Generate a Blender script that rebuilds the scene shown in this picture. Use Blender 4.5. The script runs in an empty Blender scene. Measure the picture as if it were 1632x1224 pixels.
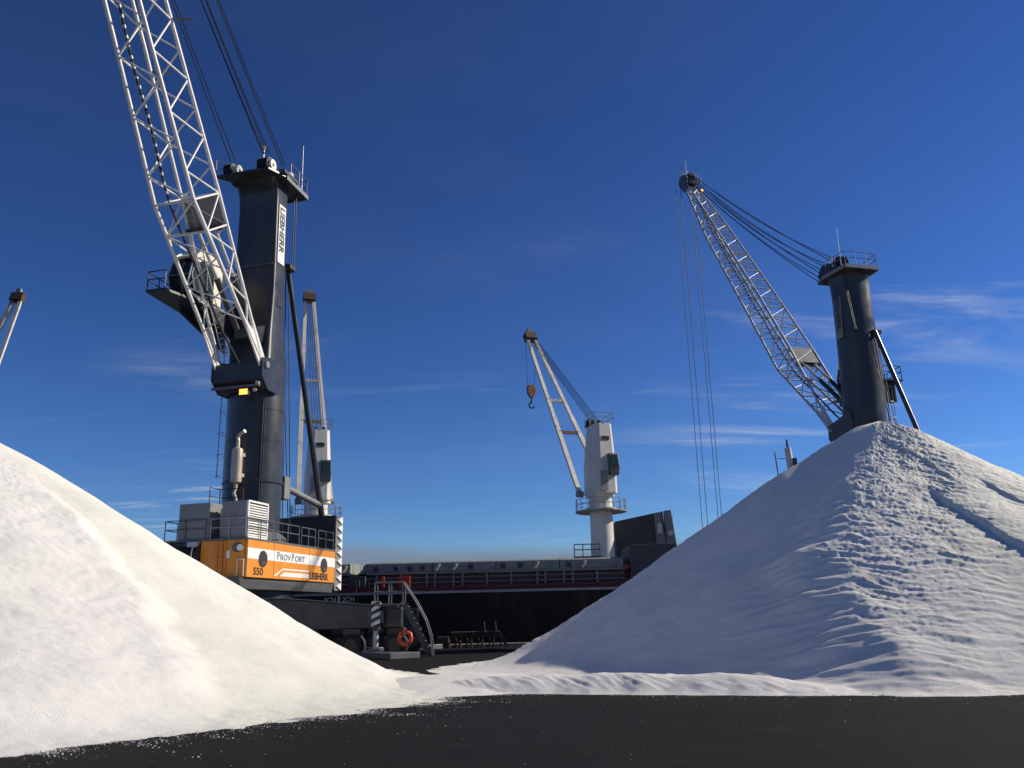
import bpy, math, random
import numpy as np
from mathutils import Vector, Matrix
R = math.radians
random.seed(7)
scene = bpy.context.scene
C = scene.collection

# ------------------------------------------------------------------ camera
CAM_H = 1.8
cam_d = bpy.data.cameras.new('camera'); cam = bpy.data.objects.new('camera', cam_d); C.objects.link(cam)
cam.matrix_world = Matrix.Translation((0, 0, CAM_H)) @ Matrix.Rotation(R(90 + 15.1), 4, 'X') @ Matrix.Rotation(-0.0235, 4, 'Z')
cam_d.sensor_width = 36; cam_d.lens = 1385 / 1632 * 36
cam_d.clip_start = 0.1; cam_d.clip_end = 9000
scene.camera = cam

# ------------------------------------------------------------------ sun and sky
SUN_AZ = 12.0      # degrees from +X towards +Y
SUN_EL = 32.0
sd = Vector((math.cos(R(SUN_EL)) * math.cos(R(SUN_AZ)), math.cos(R(SUN_EL)) * math.sin(R(SUN_AZ)), math.sin(R(SUN_EL))))
sun_d = bpy.data.lights.new('sun', 'SUN'); sun = bpy.data.objects.new('sun', sun_d); C.objects.link(sun)
sun.rotation_euler = (-sd).to_track_quat('-Z', 'Y').to_euler()
sun_d.energy = 4.0; sun_d.angle = R(0.5); sun_d.color = (1.0, 0.90, 0.76)

world = bpy.data.worlds.new('World'); scene.world = world; world.use_nodes = True
wn = world.node_tree.nodes; wl = world.node_tree.links
for n in list(wn): wn.remove(n)
def W(t, **k):
    n = wn.new(t)
    for a, b in k.items(): setattr(n, a, b)
    return n
def wmath(op, a, b=None, clamp=False):
    n = W('ShaderNodeMath', operation=op, use_clamp=clamp)
    for i, v in enumerate((a, b)):
        if v is None: continue
        if isinstance(v, (int, float)): n.inputs[i].default_value = v
        else: wl.new(v, n.inputs[i])
    return n.outputs[0]
sky = W('ShaderNodeTexSky'); sky.sky_type = 'NISHITA'; sky.sun_disc = False
sky.sun_elevation = R(SUN_EL); sky.sun_rotation = R(90 - SUN_AZ)
sky.altitude = 0; sky.air_density = 1.0; sky.dust_density = 0.0; sky.ozone_density = 6.0
gam = W('ShaderNodeGamma'); gam.inputs[1].default_value = 1.5; wl.new(sky.outputs[0], gam.inputs[0])
skm = W('ShaderNodeMix', data_type='RGBA', blend_type='MULTIPLY'); skm.inputs[0].default_value = 1; wl.new(gam.outputs[0], skm.inputs[6]); skm.inputs[7].default_value = (0.315, 0.335, 0.39, 1)
tc = W('ShaderNodeTexCoord'); sx = W('ShaderNodeSeparateXYZ'); wl.new(tc.outputs['Generated'], sx.inputs[0])
zc = wmath('MAXIMUM', sx.outputs[2], 0.02)
zd = wmath('ADD', zc, 0.06)
cx = wmath('DIVIDE', sx.outputs[0], zd); cy = wmath('DIVIDE', sx.outputs[1], zd)
cb = W('ShaderNodeCombineXYZ'); wl.new(cx, cb.inputs[0]); wl.new(cy, cb.inputs[1])
def wnoise(scale, detail, rough, sc, off=(0, 0, 0), dist=0.0):
    mp = W('ShaderNodeMapping'); mp.inputs['Scale'].default_value = sc; mp.inputs['Location'].default_value = off
    wl.new(cb.outputs[0], mp.inputs[0])
    n = W('ShaderNodeTexNoise'); n.inputs['Scale'].default_value = scale; n.inputs['Detail'].default_value = detail
    n.inputs['Roughness'].default_value = rough; n.inputs['Distortion'].default_value = dist
    wl.new(mp.outputs[0], n.inputs['Vector']); return n.outputs[0]
def wrange(v, a, b):
    n = W('ShaderNodeMapRange', interpolation_type='SMOOTHSTEP'); n.inputs[1].default_value = a; n.inputs[2].default_value = b
    wl.new(v, n.inputs[0]); return n.outputs[0]
# thin cirrus wisps, patchy
fine = wnoise(1.3, 7, 0.62, (0.55, 1.5, 1), (6.4, 8.8, 0), 0.6)
patch = wnoise(0.33, 2, 0.5, (1, 1, 1), (8.9, -0.3, 0))
cir = wmath('MULTIPLY', wrange(fine, 0.50, 0.80), wrange(patch, 0.47, 0.64))
low_fade = wmath('SUBTRACT', 1.0, wrange(sx.outputs[2], 0.22, 0.62))
cir = wmath('MULTIPLY', cir, low_fade)
# broad thin veil higher up
veil = wmath('MULTIPLY', wrange(wnoise(0.42, 4, 0.55, (1, 1.2, 1), (8.1, 0.3, 0), 0.4), 0.46, 0.82), 0.035)
cir = wmath('ADD', wmath('MULTIPLY', cir, 0.95), veil, True)
# low bank of cloud on the horizon
bn = wnoise(0.16, 5, 0.55, (1, 1, 1), (2.0, 5.0, 0))
bank = wmath('SUBTRACT', 1.0, wrange(wmath('ADD', sx.outputs[2], wmath('MULTIPLY', wmath('SUBTRACT', bn, 0.5), -0.06)), 0.066, 0.090))
bank = wmath('MULTIPLY', bank, 0.9)
mx = W('ShaderNodeMix', data_type='RGBA'); wl.new(cir, mx.inputs[0]); wl.new(skm.outputs[2], mx.inputs[6]); mx.inputs[7].default_value = (6.3, 6.6, 7.4, 1)
mx2 = W('ShaderNodeMix', data_type='RGBA'); wl.new(bank, mx2.inputs[0]); wl.new(mx.outputs[2], mx2.inputs[6]); mx2.inputs[7].default_value = (1.9, 2.3, 3.1, 1)
bg = W('ShaderNodeBackground'); wl.new(mx2.outputs[2], bg.inputs[0]); bg.inputs[1].default_value = 0.075
wo = W('ShaderNodeOutputWorld'); wl.new(bg.outputs[0], wo.inputs[0])

vs = scene.view_settings
vs.view_transform = 'Standard'; vs.look = 'None'; vs.gamma = 1; vs.use_curve_mapping = False; vs.exposure = 0.45

# ------------------------------------------------------------------ materials
MATS = {}
def mat(name, col, rough=0.5, metal=0.0, var=0.12, vscale=1.5, bump=0.0, bscale=20, stain=None, stain_amt=0.0, stain_scale=0.8, spec=0.5, emit=None, streak=False):
    m = bpy.data.materials.new(name); m.use_nodes = True; nt = m.node_tree; N = nt.nodes; L = nt.links
    b = N['Principled BSDF']; b.inputs['Roughness'].default_value = rough; b.inputs['Metallic'].default_value = metal
    b.inputs['Specular IOR Level'].default_value = spec
    co = N.new('ShaderNodeTexCoord')
    geo = N.new('ShaderNodeNewGeometry')
    n1 = N.new('ShaderNodeTexNoise'); n1.inputs['Scale'].default_value = vscale; n1.inputs['Detail'].default_value = 6; n1.inputs['Roughness'].default_value = 0.6
    L.new(geo.outputs['Position'], n1.inputs['Vector'])
    mr = N.new('ShaderNodeMapRange'); mr.inputs[1].default_value = 0.3; mr.inputs[2].default_value = 0.7
    mr.inputs[3].default_value = 1 - var; mr.inputs[4].default_value = 1 + var; L.new(n1.outputs[0], mr.inputs[0])
    mul = N.new('ShaderNodeMix'); mul.data_type = 'RGBA'; mul.blend_type = 'MULTIPLY'; mul.inputs[0].default_value = 1
    mul.inputs[6].default_value = (*col, 1); L.new(mr.outputs[0], mul.inputs[7])
    out = mul.outputs[2]
    if stain:
        mp = N.new('ShaderNodeMapping'); L.new(geo.outputs['Position'], mp.inputs[0])
        mp.inputs['Scale'].default_value = (1, 1, 0.22) if streak else (1, 1, 1)
        n2 = N.new('ShaderNodeTexNoise'); n2.inputs['Scale'].default_value = stain_scale; n2.inputs['Detail'].default_value = 8; n2.inputs['Roughness'].default_value = 0.68
        L.new(mp.outputs[0], n2.inputs['Vector'])
        r2 = N.new('ShaderNodeMapRange'); r2.inputs[1].default_value = 0.52; r2.inputs[2].default_value = 0.74; r2.inputs[3].default_value = 0; r2.inputs[4].default_value = stain_amt
        L.new(n2.outputs[0], r2.inputs[0])
        ms = N.new('ShaderNodeMix'); ms.data_type = 'RGBA'; L.new(r2.outputs[0], ms.inputs[0]); L.new(out, ms.inputs[6]); ms.inputs[7].default_value = (*stain, 1)
        out = ms.outputs[2]
    L.new(out, b.inputs['Base Color'])
    rr = N.new('ShaderNodeMapRange'); rr.inputs[1].default_value = 0.3; rr.inputs[2].default_value = 0.7
    rr.inputs[3].default_value = max(0.03, rough - 0.08); rr.inputs[4].default_value = min(1, rough + 0.1); L.new(n1.outputs[0], rr.inputs[0]); L.new(rr.outputs[0], b.inputs['Roughness'])
    if bump:
        n3 = N.new('ShaderNodeTexNoise'); n3.inputs['Scale'].default_value = bscale; n3.inputs['Detail'].default_value = 5
        L.new(geo.outputs['Position'], n3.inputs['Vector'])
        bp = N.new('ShaderNodeBump'); bp.inputs['Strength'].default_value = bump; bp.inputs['Distance'].default_value = 0.02
        L.new(n3.outputs[0], bp.inputs['Height']); L.new(bp.outputs[0], b.inputs['Normal'])
    if emit:
        b.inputs['Emission Color'].default_value = (*emit[0], 1); b.inputs['Emission Strength'].default_value = emit[1]
    MATS[name] = m
    return m
RUST = (0.13, 0.055, 0.025)
mat('charcoal_paint', (0.030, 0.034, 0.038), 0.31, spec=0.45, var=0.10, vscale=0.7, stain=(0.10, 0.085, 0.065), stain_amt=0.42, stain_scale=0.9, streak=True)
mat('dark_paint', (0.028, 0.031, 0.035), 0.42, var=0.15, stain=(0.07, 0.06, 0.05), stain_amt=0.3)
mat('grey_paint', (0.20, 0.205, 0.20), 0.45, var=0.08, stain=(0.12, 0.11, 0.09), stain_amt=0.35, streak=True)
mat('mid_grey_paint', (0.11, 0.115, 0.118), 0.45, var=0.1, stain=(0.08, 0.07, 0.055), stain_amt=0.4, streak=True)
mat('white_boom_paint', (0.72, 0.70, 0.66), 0.38, var=0.06, stain=(0.42, 0.38, 0.32), stain_amt=0.45, stain_scale=1.2)
mat('galvanised', (0.42, 0.43, 0.44), 0.42, metal=0.25, var=0.12)
mat('cream_paint', (0.72, 0.68, 0.55), 0.35, var=0.06, stain=(0.45, 0.4, 0.3), stain_amt=0.3)
mat('orange_paint', (0.72, 0.265, 0.025), 0.38, var=0.05, vscale=0.8, stain=(0.33, 0.15, 0.05), stain_amt=0.42, streak=True)
mat('white_print', (0.78, 0.76, 0.72), 0.4, var=0.04)
mat('black_print', (0.02, 0.02, 0.022), 0.45, var=0.05)
mat('teal_print', (0.06, 0.14, 0.17), 0.45, var=0.05)
mat('black_rubber', (0.018, 0.018, 0.018), 0.75, var=0.2, stain=(0.10, 0.075, 0.045), stain_amt=0.6, stain_scale=3)
mat('dusty_steel', (0.10, 0.078, 0.05), 0.7, var=0.3, stain=(0.05, 0.035, 0.02), stain_amt=0.7, stain_scale=4)
mat('steel_rope', (0.020, 0.020, 0.023), 0.5, metal=0.3, var=0.1)
mat('glass_dark', (0.02, 0.04, 0.04), 0.12, var=0.05, spec=0.35)
mat('exhaust_steel', (0.50, 0.43, 0.33), 0.42, metal=0.35, var=0.15, stain=(0.25, 0.15, 0.07), stain_amt=0.5, stain_scale=3)
mat('amber_lamp', (1.0, 0.55, 0.12), 0.4, emit=((1.0, 0.36, 0.05), 1.9))
mat('red_paint', (0.50, 0.035, 0.02), 0.45, var=0.1)
mat('orange_plastic', (0.75, 0.10, 0.03), 0.45, var=0.08)
mat('hull_black', (0.012, 0.011, 0.012), 0.6, spec=0.2, var=0.25, vscale=0.4, stain=(0.055, 0.032, 0.022), stain_amt=0.6, stain_scale=0.6, streak=True, bump=0.15, bscale=2)
mat('gunwale', (0.36, 0.32, 0.30), 0.6, var=0.2, stain=RUST, stain_amt=0.6, stain_scale=1.4)
mat('deck_red', (0.07, 0.02, 0.017), 0.65, var=0.2, stain=(0.05, 0.02, 0.015), stain_amt=0.5, stain_scale=2)
mat('hatch_grey', (0.23, 0.245, 0.22), 0.6, var=0.14, stain=(0.16, 0.11, 0.07), stain_amt=0.4, stain_scale=1.2, streak=True)
mat('coaming_dark', (0.055, 0.058, 0.058), 0.65, var=0.2, stain=RUST, stain_amt=0.35)
mat('stay_grey', (0.26, 0.25, 0.23), 0.6, var=0.15, stain=RUST, stain_amt=0.35, stain_scale=2)
mat('ship_white', (0.62, 0.60, 0.55), 0.5, var=0.08, stain=(0.34, 0.27, 0.19), stain_amt=0.4, stain_scale=0.9, streak=True)
mat('jib_white', (0.60, 0.57, 0.50), 0.5, var=0.1, stain=(0.22, 0.11, 0.05), stain_amt=0.75, stain_scale=1.1)
mat('rusty', (0.06, 0.036, 0.022), 0.8, var=0.35, vscale=4, stain=(0.05, 0.025, 0.015), stain_amt=0.7, stain_scale=5)
mat('rust_bracket', (0.20, 0.12, 0.07), 0.7, var=0.3, vscale=3)
mat('hook_yellow', (0.26, 0.10, 0.03), 0.55, var=0.2, stain=(0.04, 0.02, 0.01), stain_amt=0.7, stain_scale=5)
mat('lettering_tan', (0.80, 0.70, 0.54), 0.7, var=0.1, stain=(0.1, 0.08, 0.06), stain_amt=0.4, stain_scale=6)
mat('concrete', (0.22, 0.21, 0.19), 0.85, var=0.2, bump=0.4, bscale=8)

# ------------------------------------------------------------------ mesh helpers
UP = Vector((0, 0, 1))
class MB:
    def __init__(s, T=None): s.v = []; s.f = []; s.T = T
    def add(s, vs_, fs):
        o = len(s.v)
        for p in vs_:
            p = Vector(p)
            if s.T: p = Vector(s.T(p))
            s.v.append(tuple(p))
        s.f += [tuple(i + o for i in f) for f in fs]; return s
    def box(s, a, b):
        x0, y0, z0 = a; x1, y1, z1 = b
        return s.add([(x0, y0, z0), (x1, y0, z0), (x1, y1, z0), (x0, y1, z0), (x0, y0, z1), (x1, y0, z1), (x1, y1, z1), (x0, y1, z1)],
                     [(0, 3, 2, 1), (4, 5, 6, 7), (0, 1, 5, 4), (1, 2, 6, 5), (2, 3, 7, 6), (3, 0, 4, 7)])
    def bar(s, p, q, w, h, up=UP):
        p, q = Vector(p), Vector(q); d = (q - p).normalized()
        if abs(d.dot(up)) > 0.99: up = Vector((1, 0, 0))
        x = d.cross(up).normalized() * w / 2; z = x.normalized().cross(d).normalized() * h / 2
        vv = [p - x - z, p + x - z, p + x + z, p - x + z, q - x - z, q + x - z, q + x + z, q - x + z]
        return s.add(vv, [(0, 1, 2, 3), (7, 6, 5, 4), (0, 4, 5, 1), (1, 5, 6, 2), (2, 6, 7, 3), (3, 7, 4, 0)])
    def tube(s, p, q, r0, r1=None, n=12, cap=True):
        p, q = Vector(p), Vector(q); r1 = r0 if r1 is None else r1
        d = (q - p).normalized(); a = d.orthogonal().normalized(); b = d.cross(a)
        vv = []
        for c, r in ((p, r0), (q, r1)):
            for i in range(n):
                t = 2 * math.pi * i / n; vv.append(c + (a * math.cos(t) + b * math.sin(t)) * r)
        fs = [(i, (i + 1) % n, n + (i + 1) % n, n + i) for i in range(n)]
        if cap: fs += [tuple(range(n - 1, -1, -1)), tuple(range(n, 2 * n))]
        return s.add(vv, fs)
    def path(s, pts, r, n=8):
        for a, b in zip(pts[:-1], pts[1:]): s.tube(a, b, r, n=n)
        return s
    def prism(s, pts, off):
        off = Vector(off); n = len(pts); pts = [Vector(p) for p in pts]
        return s.add(pts + [p + off for p in pts], [tuple(range(n - 1, -1, -1)), tuple(range(n, 2 * n))] + [(i, (i + 1) % n, n + (i + 1) % n, n + i) for i in range(n)])
    def loft(s, rings, cap=True):
        n = len(rings[0]); vv = [p for r in rings for p in r]; fs = []
        for k in range(len(rings) - 1):
            for i in range(n): fs.append((k * n + i, k * n + (i + 1) % n, (k + 1) * n + (i + 1) % n, (k + 1) * n + i))
        if cap: fs += [tuple(range(n - 1, -1, -1)), tuple(range((len(rings) - 1) * n, len(rings) * n))]
        return s.add(vv, fs)
    def lathe(s, prof, c=(0, 0, 0), n=32):
        rings = [[(c[0] + r * math.cos(2 * math.pi * i / n), c[1] + r * math.sin(2 * math.pi * i / n), c[2] + z) for i in range(n)] for r, z in prof]
        return s.loft(rings)
    def torus(s, c, ax, R_, r, n=28, m=10):
        ax = Vector(ax).normalized(); a = ax.orthogonal().normalized(); b = ax.cross(a); c = Vector(c); vv = []; fs = []
        for i in range(n):
            t = 2 * math.pi * i / n; d = a * math.cos(t) + b * math.sin(t)
            for j in range(m):
                u = 2 * math.pi * j / m; vv.append(c + d * (R_ + r * math.cos(u)) + ax * r * math.sin(u))
        for i in range(n):
            for j in range(m): fs.append((i * m + j, i * m + (j + 1) % m, ((i + 1) % n) * m + (j + 1) % m, ((i + 1) % n) * m + j))
        return s.add(vv, fs)
    def sheet(s, pts, off): return s.prism(pts, off)
    def build(s, name, m, parent=None, smooth=None, bevel=0):
        me = bpy.data.meshes.new(name); me.from_pydata(s.v, [], s.f); me.update()
        import bmesh
        bm = bmesh.new(); bm.from_mesh(me); bmesh.ops.recalc_face_normals(bm, faces=bm.faces); bm.to_mesh(me); bm.free()
        me.materials.append(MATS[m] if isinstance(m, str) else m)
        if smooth is not None:
            me.shade_smooth(); me.set_sharp_from_angle(angle=R(smooth))
        o = bpy.data.objects.new(name, me); C.objects.link(o)
        if parent: o.parent = parent
        if bevel:
            md = o.modifiers.new('bevel', 'BEVEL'); md.width = bevel; md.segments = 2; md.limit_method = 'ANGLE'; md.angle_limit = R(40)
        return o
UNIT = {}
def unit(kind, name, m):
    k = (kind, name, m)
    if k not in UNIT:
        b = MB()
        if kind == 'rod': b.tube((0, 0, 0), (0, 0, 1), 1, n=10)
        else: b.box((-.5, -.5, 0), (.5, .5, 1))
        me = bpy.data.meshes.new(name); me.from_pydata(b.v, [], b.f); me.materials.append(MATS[m])
        if kind == 'rod': me.shade_smooth(); me.set_sharp_from_angle(angle=R(50))
        UNIT[k] = me
    return UNIT[k]
def rod(name, p, q, r, m, parent, kind='rod', w=None):
    p, q = Vector(p), Vector(q); d = q - p
    o = bpy.data.objects.new(name, unit(kind, name, m)); C.objects.link(o); o.parent = parent
    rot = d.to_track_quat('Z', 'Y').to_matrix().to_4x4()
    sx_, sy_ = (r, r) if w is None else (r, w)
    o.matrix_local = Matrix.Translation(p) @ rot @ Matrix.Diagonal((sx_, sy_, d.length, 1))
    return o
def tag(o, label=None, cat=None, group=None, kind=None):
    for k, v in (('label', label), ('category', cat), ('group', group), ('kind', kind)):
        if v: o[k] = v
    return o
def empty(name, loc, rz=0, scale=1):
    o = bpy.data.objects.new(name, None); C.objects.link(o); o.location = loc; o.rotation_euler.z = rz; o.scale = (scale,) * 3
    o.empty_display_size = 0.5; return o
def text(name, body, size, m, parent, origin, xd, yd, depth=0.006, sx_=1.0, bold=0.0, space=1.0):
    cu = bpy.data.curves.new(name, 'FONT'); cu.body = body; cu.size = size; cu.extrude = depth; cu.offset = bold; cu.space_character = space
    cu.resolution_u = 3
    t = bpy.data.objects.new(name + '_tmp', cu); C.objects.link(t)
    dg = bpy.context.evaluated_depsgraph_get()
    me = bpy.data.meshes.new_from_object(t.evaluated_get(dg)); me.name = name
    bpy.data.objects.remove(t); bpy.data.curves.remove(cu)
    xd, yd = Vector(xd).normalized(), Vector(yd).normalized(); nd = xd.cross(yd)
    M = Matrix((xd * sx_, yd, nd)).transposed().to_4x4(); M.translation = Vector(origin)
    me.transform(M); me.materials.clear(); me.materials.append(MATS[m])
    o = bpy.data.objects.new(name, me); C.objects.link(o); o.parent = parent; return o
def railing(pts, h, m='mid_grey_paint', r=0.028, step=1.1, T=None):
    b = MB(T)
    for a, c in zip(pts[:-1], pts[1:]):
        a, c = Vector(a), Vector(c); n = max(1, round((c - a).length / step))
        for k in range(n + 1):
            p = a.lerp(c, k / n); b.tube(p, p + UP * h, r, n=6)
        for z in (h, h * 0.55): b.tube(a + UP * z, c + UP * z, r, n=6)
    return b

# ------------------------------------------------------------------ value noise (numpy)
def hash2(ix, iy, seed):
    h = (ix.astype(np.int64) * 374761393 + iy.astype(np.int64) * 668265263 + seed * 1442695041) & 0xffffffff
    h = ((h ^ (h >> 13)) * 1274126177) & 0xffffffff
    return ((h ^ (h >> 16)) & 0xffff) / 65535.0
def vnoise(x, y, seed=0):
    ix, iy = np.floor(x), np.floor(y); fx, fy = x - ix, y - iy
    ang = lambda a, b: hash2(a, b, seed) * 2 * np.pi
    def g(a, b, dx, dy):
        t = ang(a, b); return np.cos(t) * dx + np.sin(t) * dy
    u = fx ** 3 * (fx * (fx * 6 - 15) + 10); v = fy ** 3 * (fy * (fy * 6 - 15) + 10)
    n00 = g(ix, iy, fx, fy); n10 = g(ix + 1, iy, fx - 1, fy); n01 = g(ix, iy + 1, fx, fy - 1); n11 = g(ix + 1, iy + 1, fx - 1, fy - 1)
    return (n00 * (1 - u) + n10 * u) * (1 - v) + (n01 * (1 - u) + n11 * u) * v
def fbm(x, y, oct_=4, seed=0, gain=0.5):
    s = 0; a = 1
    for o in range(oct_):
        s = s + a * vnoise(x * 2 ** o, y * 2 ** o, seed + o * 17); a *= gain
    return s
def sstep(x, a, b):
    t = np.clip((x - a) / (b - a), 0, 1); return t * t * (3 - 2 * t)
# ------------------------------------------------------------------ ground, quay, water
def ground_material():
    m = bpy.data.materials.new('asphalt'); m.use_nodes = True; nt = m.node_tree; N = nt.nodes; L = nt.links; b = N['Principled BSDF']
    geo = N.new('ShaderNodeNewGeometry')
    def noise(sc, det, rough=0.6):
        n = N.new('ShaderNodeTexNoise'); n.inputs['Scale'].default_value = sc; n.inputs['Detail'].default_value = det; n.inputs['Roughness'].default_value = rough
        L.new(geo.outputs['Position'], n.inputs['Vector']); return n.outputs[0]
    big, mid, fine = noise(0.22, 5), noise(2.2, 6, 0.7), noise(75, 3)
    r1 = N.new('ShaderNodeValToRGB'); L.new(mid, r1.inputs[0])
    r1.color_ramp.elements[0].position = 0.3; r1.color_ramp.elements[0].color = (0.008, 0.0073, 0.0073, 1)
    r1.color_ramp.elements[1].position = 0.75; r1.color_ramp.elements[1].color = (0.013, 0.012, 0.0118, 1)
    r2 = N.new('ShaderNodeMapRange'); L.new(big, r2.inputs[0]); r2.inputs[1].default_value = 0.35; r2.inputs[2].default_value = 0.65; r2.inputs[3].default_value = 0.8; r2.inputs[4].default_value = 1.2
    mu = N.new('ShaderNodeMix'); mu.data_type = 'RGBA'; mu.blend_type = 'MULTIPLY'; mu.inputs[0].default_value = 1; L.new(r1.outputs[0], mu.inputs[6]); L.new(r2.outputs[0], mu.inputs[7])
    r3 = N.new('ShaderNodeMapRange'); L.new(fine, r3.inputs[0]); r3.inputs[1].default_value = 0.25; r3.inputs[2].default_value = 0.75; r3.inputs[3].default_value = 0.35; r3.inputs[4].default_value = 1.75
    mu2 = N.new('ShaderNodeMix'); mu2.data_type = 'RGBA'; mu2.blend_type = 'MULTIPLY'; mu2.inputs[0].default_value = 1; L.new(mu.outputs[2], mu2.inputs[6]); L.new(r3.outputs[0], mu2.inputs[7])
    mp = N.new('ShaderNodeMapping'); mp.inputs['Scale'].default_value = (0.10, 1.3, 1); mp.inputs['Rotation'].default_value = (0, 0, R(12)); L.new(geo.outputs['Position'], mp.inputs[0])
    nd = N.new('ShaderNodeTexNoise'); nd.inputs['Scale'].default_value = 1.0; nd.inputs['Detail'].default_value = 7; nd.inputs['Roughness'].default_value = 0.7; L.new(mp.outputs[0], nd.inputs['Vector'])
    rd = N.new('ShaderNodeMapRange'); L.new(nd.outputs[0], rd.inputs[0]); rd.inputs[1].default_value = 0.52; rd.inputs[2].default_value = 0.78; rd.inputs[3].default_value = 0; rd.inputs[4].default_value = 0.22
    dm = N.new('ShaderNodeMix'); dm.data_type = 'RGBA'; L.new(rd.outputs[0], dm.inputs[0]); L.new(mu2.outputs[2], dm.inputs[6]); dm.inputs[7].default_value = (0.040, 0.037, 0.035, 1); mu2 = dm
    L.new(mu2.outputs[2], b.inputs['Base Color']); b.inputs['Roughness'].default_value = 0.9; b.inputs['Specular IOR Level'].default_value = 0.1
    bp = N.new('ShaderNodeBump'); bp.inputs['Strength'].default_value = 0.5; bp.inputs['Distance'].default_value = 0.01; L.new(fine, bp.inputs['Height']); L.new(bp.outputs[0], b.inputs['Normal'])
    return m
def water_material():
    m = bpy.data.materials.new('water'); m.use_nodes = True; nt = m.node_tree; N = nt.nodes; L = nt.links; b = N['Principled BSDF']
    geo = N.new('ShaderNodeNewGeometry'); n = N.new('ShaderNodeTexNoise'); n.inputs['Scale'].default_value = 0.8; n.inputs['Detail'].default_value = 5; L.new(geo.outputs['Position'], n.inputs['Vector'])
    b.inputs['Base Color'].default_value = (0.012, 0.022, 0.028, 1); b.inputs['Roughness'].default_value = 0.12; b.inputs['IOR'].default_value = 1.33
    bp = N.new('ShaderNodeBump'); bp.inputs['Strength'].default_value = 0.35; bp.inputs['Distance'].default_value = 0.2; L.new(n.outputs[0], bp.inputs['Height']); L.new(bp.outputs[0], b.inputs['Normal'])
    return m
MATS['asphalt'] = ground_material(); MATS['water'] = water_material()
QUAY_Y = 62.0
g = MB(); g.v = [(-900, -900, 0), (900, -900, 0), (900, QUAY_Y - 0.6, 0), (-900, QUAY_Y - 0.6, 0)]; g.f = [(0, 1, 2, 3)]
tag(g.build('ground', 'asphalt'), kind='structure')
tag(MB().box((-900, QUAY_Y - 0.6, -8), (900, QUAY_Y, 0.02)).build('quay_wall', 'concrete'), kind='structure')
tag(MB().prism([(-900, QUAY_Y - 0.55, 0.02), (-900, QUAY_Y - 0.05, 0.02), (-900, QUAY_Y - 0.05, 0.17), (-900, QUAY_Y - 0.12, 0.22), (-900, QUAY_Y - 0.48, 0.22), (-900, QUAY_Y - 0.55, 0.17)], (1800, 0, 0)).build('quay_kerb', 'concrete'), kind='structure')
g = MB(); g.v = [(-8000, QUAY_Y, -3), (8000, QUAY_Y, -3), (8000, 8000, -3), (-8000, 8000, -3)]; g.f = [(0, 1, 2, 3)]
tag(g.build('water', 'water'), kind='structure')

# ------------------------------------------------------------------ salt piles
def salt_material():
    m = bpy.data.materials.new('salt'); m.use_nodes = True; nt = m.node_tree; N = nt.nodes; L = nt.links; b = N['Principled BSDF']
    geo = N.new('ShaderNodeNewGeometry')
    def noise(sc, det, rough=0.6, scale=(1, 1, 1)):
        mp = N.new('ShaderNodeMapping'); mp.inputs['Scale'].default_value = scale; L.new(geo.outputs['Position'], mp.inputs[0])
        n = N.new('ShaderNodeTexNoise'); n.inputs['Scale'].default_value = sc; n.inputs['Detail'].default_value = det; n.inputs['Roughness'].default_value = rough
        L.new(mp.outputs[0], n.inputs['Vector']); return n.outputs[0]
    at_ = N.new('ShaderNodeAttribute'); at_.attribute_name = 'tint'; tint = N.new('ShaderNodeValToRGB'); L.new(at_.outputs['Fac'], tint.inputs[0])
    e = tint.color_ramp.elements; e[0].position = 0.05; e[0].color = (0.80, 0.788, 0.745, 1); e[1].position = 0.95; e[1].color = (0.79, 0.79, 0.69, 1)
    r = N.new('ShaderNodeMapRange'); L.new(noise(0.9, 6, 0.65, (1, 1, 2.5)), r.inputs[0]); r.inputs[1].default_value = 0.3; r.inputs[2].default_value = 0.7; r.inputs[3].default_value = 0.93; r.inputs[4].default_value = 1.05
    mu = N.new('ShaderNodeMix'); mu.data_type = 'RGBA'; mu.blend_type = 'MULTIPLY'; mu.inputs[0].default_value = 1; L.new(tint.outputs[0], mu.inputs[6]); L.new(r.outputs[0], mu.inputs[7])
    sp = N.new('ShaderNodeMapRange'); L.new(noise(34, 4, 0.8), sp.inputs[0]); sp.inputs[1].default_value = 0.3; sp.inputs[2].default_value = 0.7; sp.inputs[3].default_value = 0.86; sp.inputs[4].default_value = 1.06
    m2 = N.new('ShaderNodeMix'); m2.data_type = 'RGBA'; m2.blend_type = 'MULTIPLY'; m2.inputs[0].default_value = 1; L.new(mu.outputs[2], m2.inputs[6]); L.new(sp.outputs[0], m2.inputs[7])
    dr = N.new('ShaderNodeMapRange'); L.new(noise(0.55, 7, 0.7, (1, 1, 3)), dr.inputs[0]); dr.inputs[1].default_value = 0.58; dr.inputs[2].default_value = 0.8; dr.inputs[3].default_value = 0; dr.inputs[4].default_value = 0.35
    m3 = N.new('ShaderNodeMix'); m3.data_type = 'RGBA'; L.new(dr.outputs[0], m3.inputs[0]); L.new(m2.outputs[2], m3.inputs[6]); m3.inputs[7].default_value = (0.60, 0.57, 0.50, 1)
    L.new(m3.outputs[2], b.inputs['Base Color']); b.inputs['Roughness'].default_value = 0.75; b.inputs['Specular IOR Level'].default_value = 0.25
    gr = noise(22, 6, 0.8)
    bp = N.new('ShaderNodeBump'); bp.inputs['Strength'].default_value = 0.8; bp.inputs['Distance'].default_value = 0.03; L.new(gr, bp.inputs['Height'])
    gr2 = noise(70, 3, 0.7)
    bp2 = N.new('ShaderNodeBump'); bp2.inputs['Strength'].default_value = 0.7; bp2.inputs['Distance'].default_value = 0.016; L.new(gr2, bp2.inputs['Height']); L.new(bp.outputs[0], bp2.inputs['Normal'])
    L.new(bp2.outputs[0], b.inputs['Normal'])
    return m
MATS['salt'] = salt_material()
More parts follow.
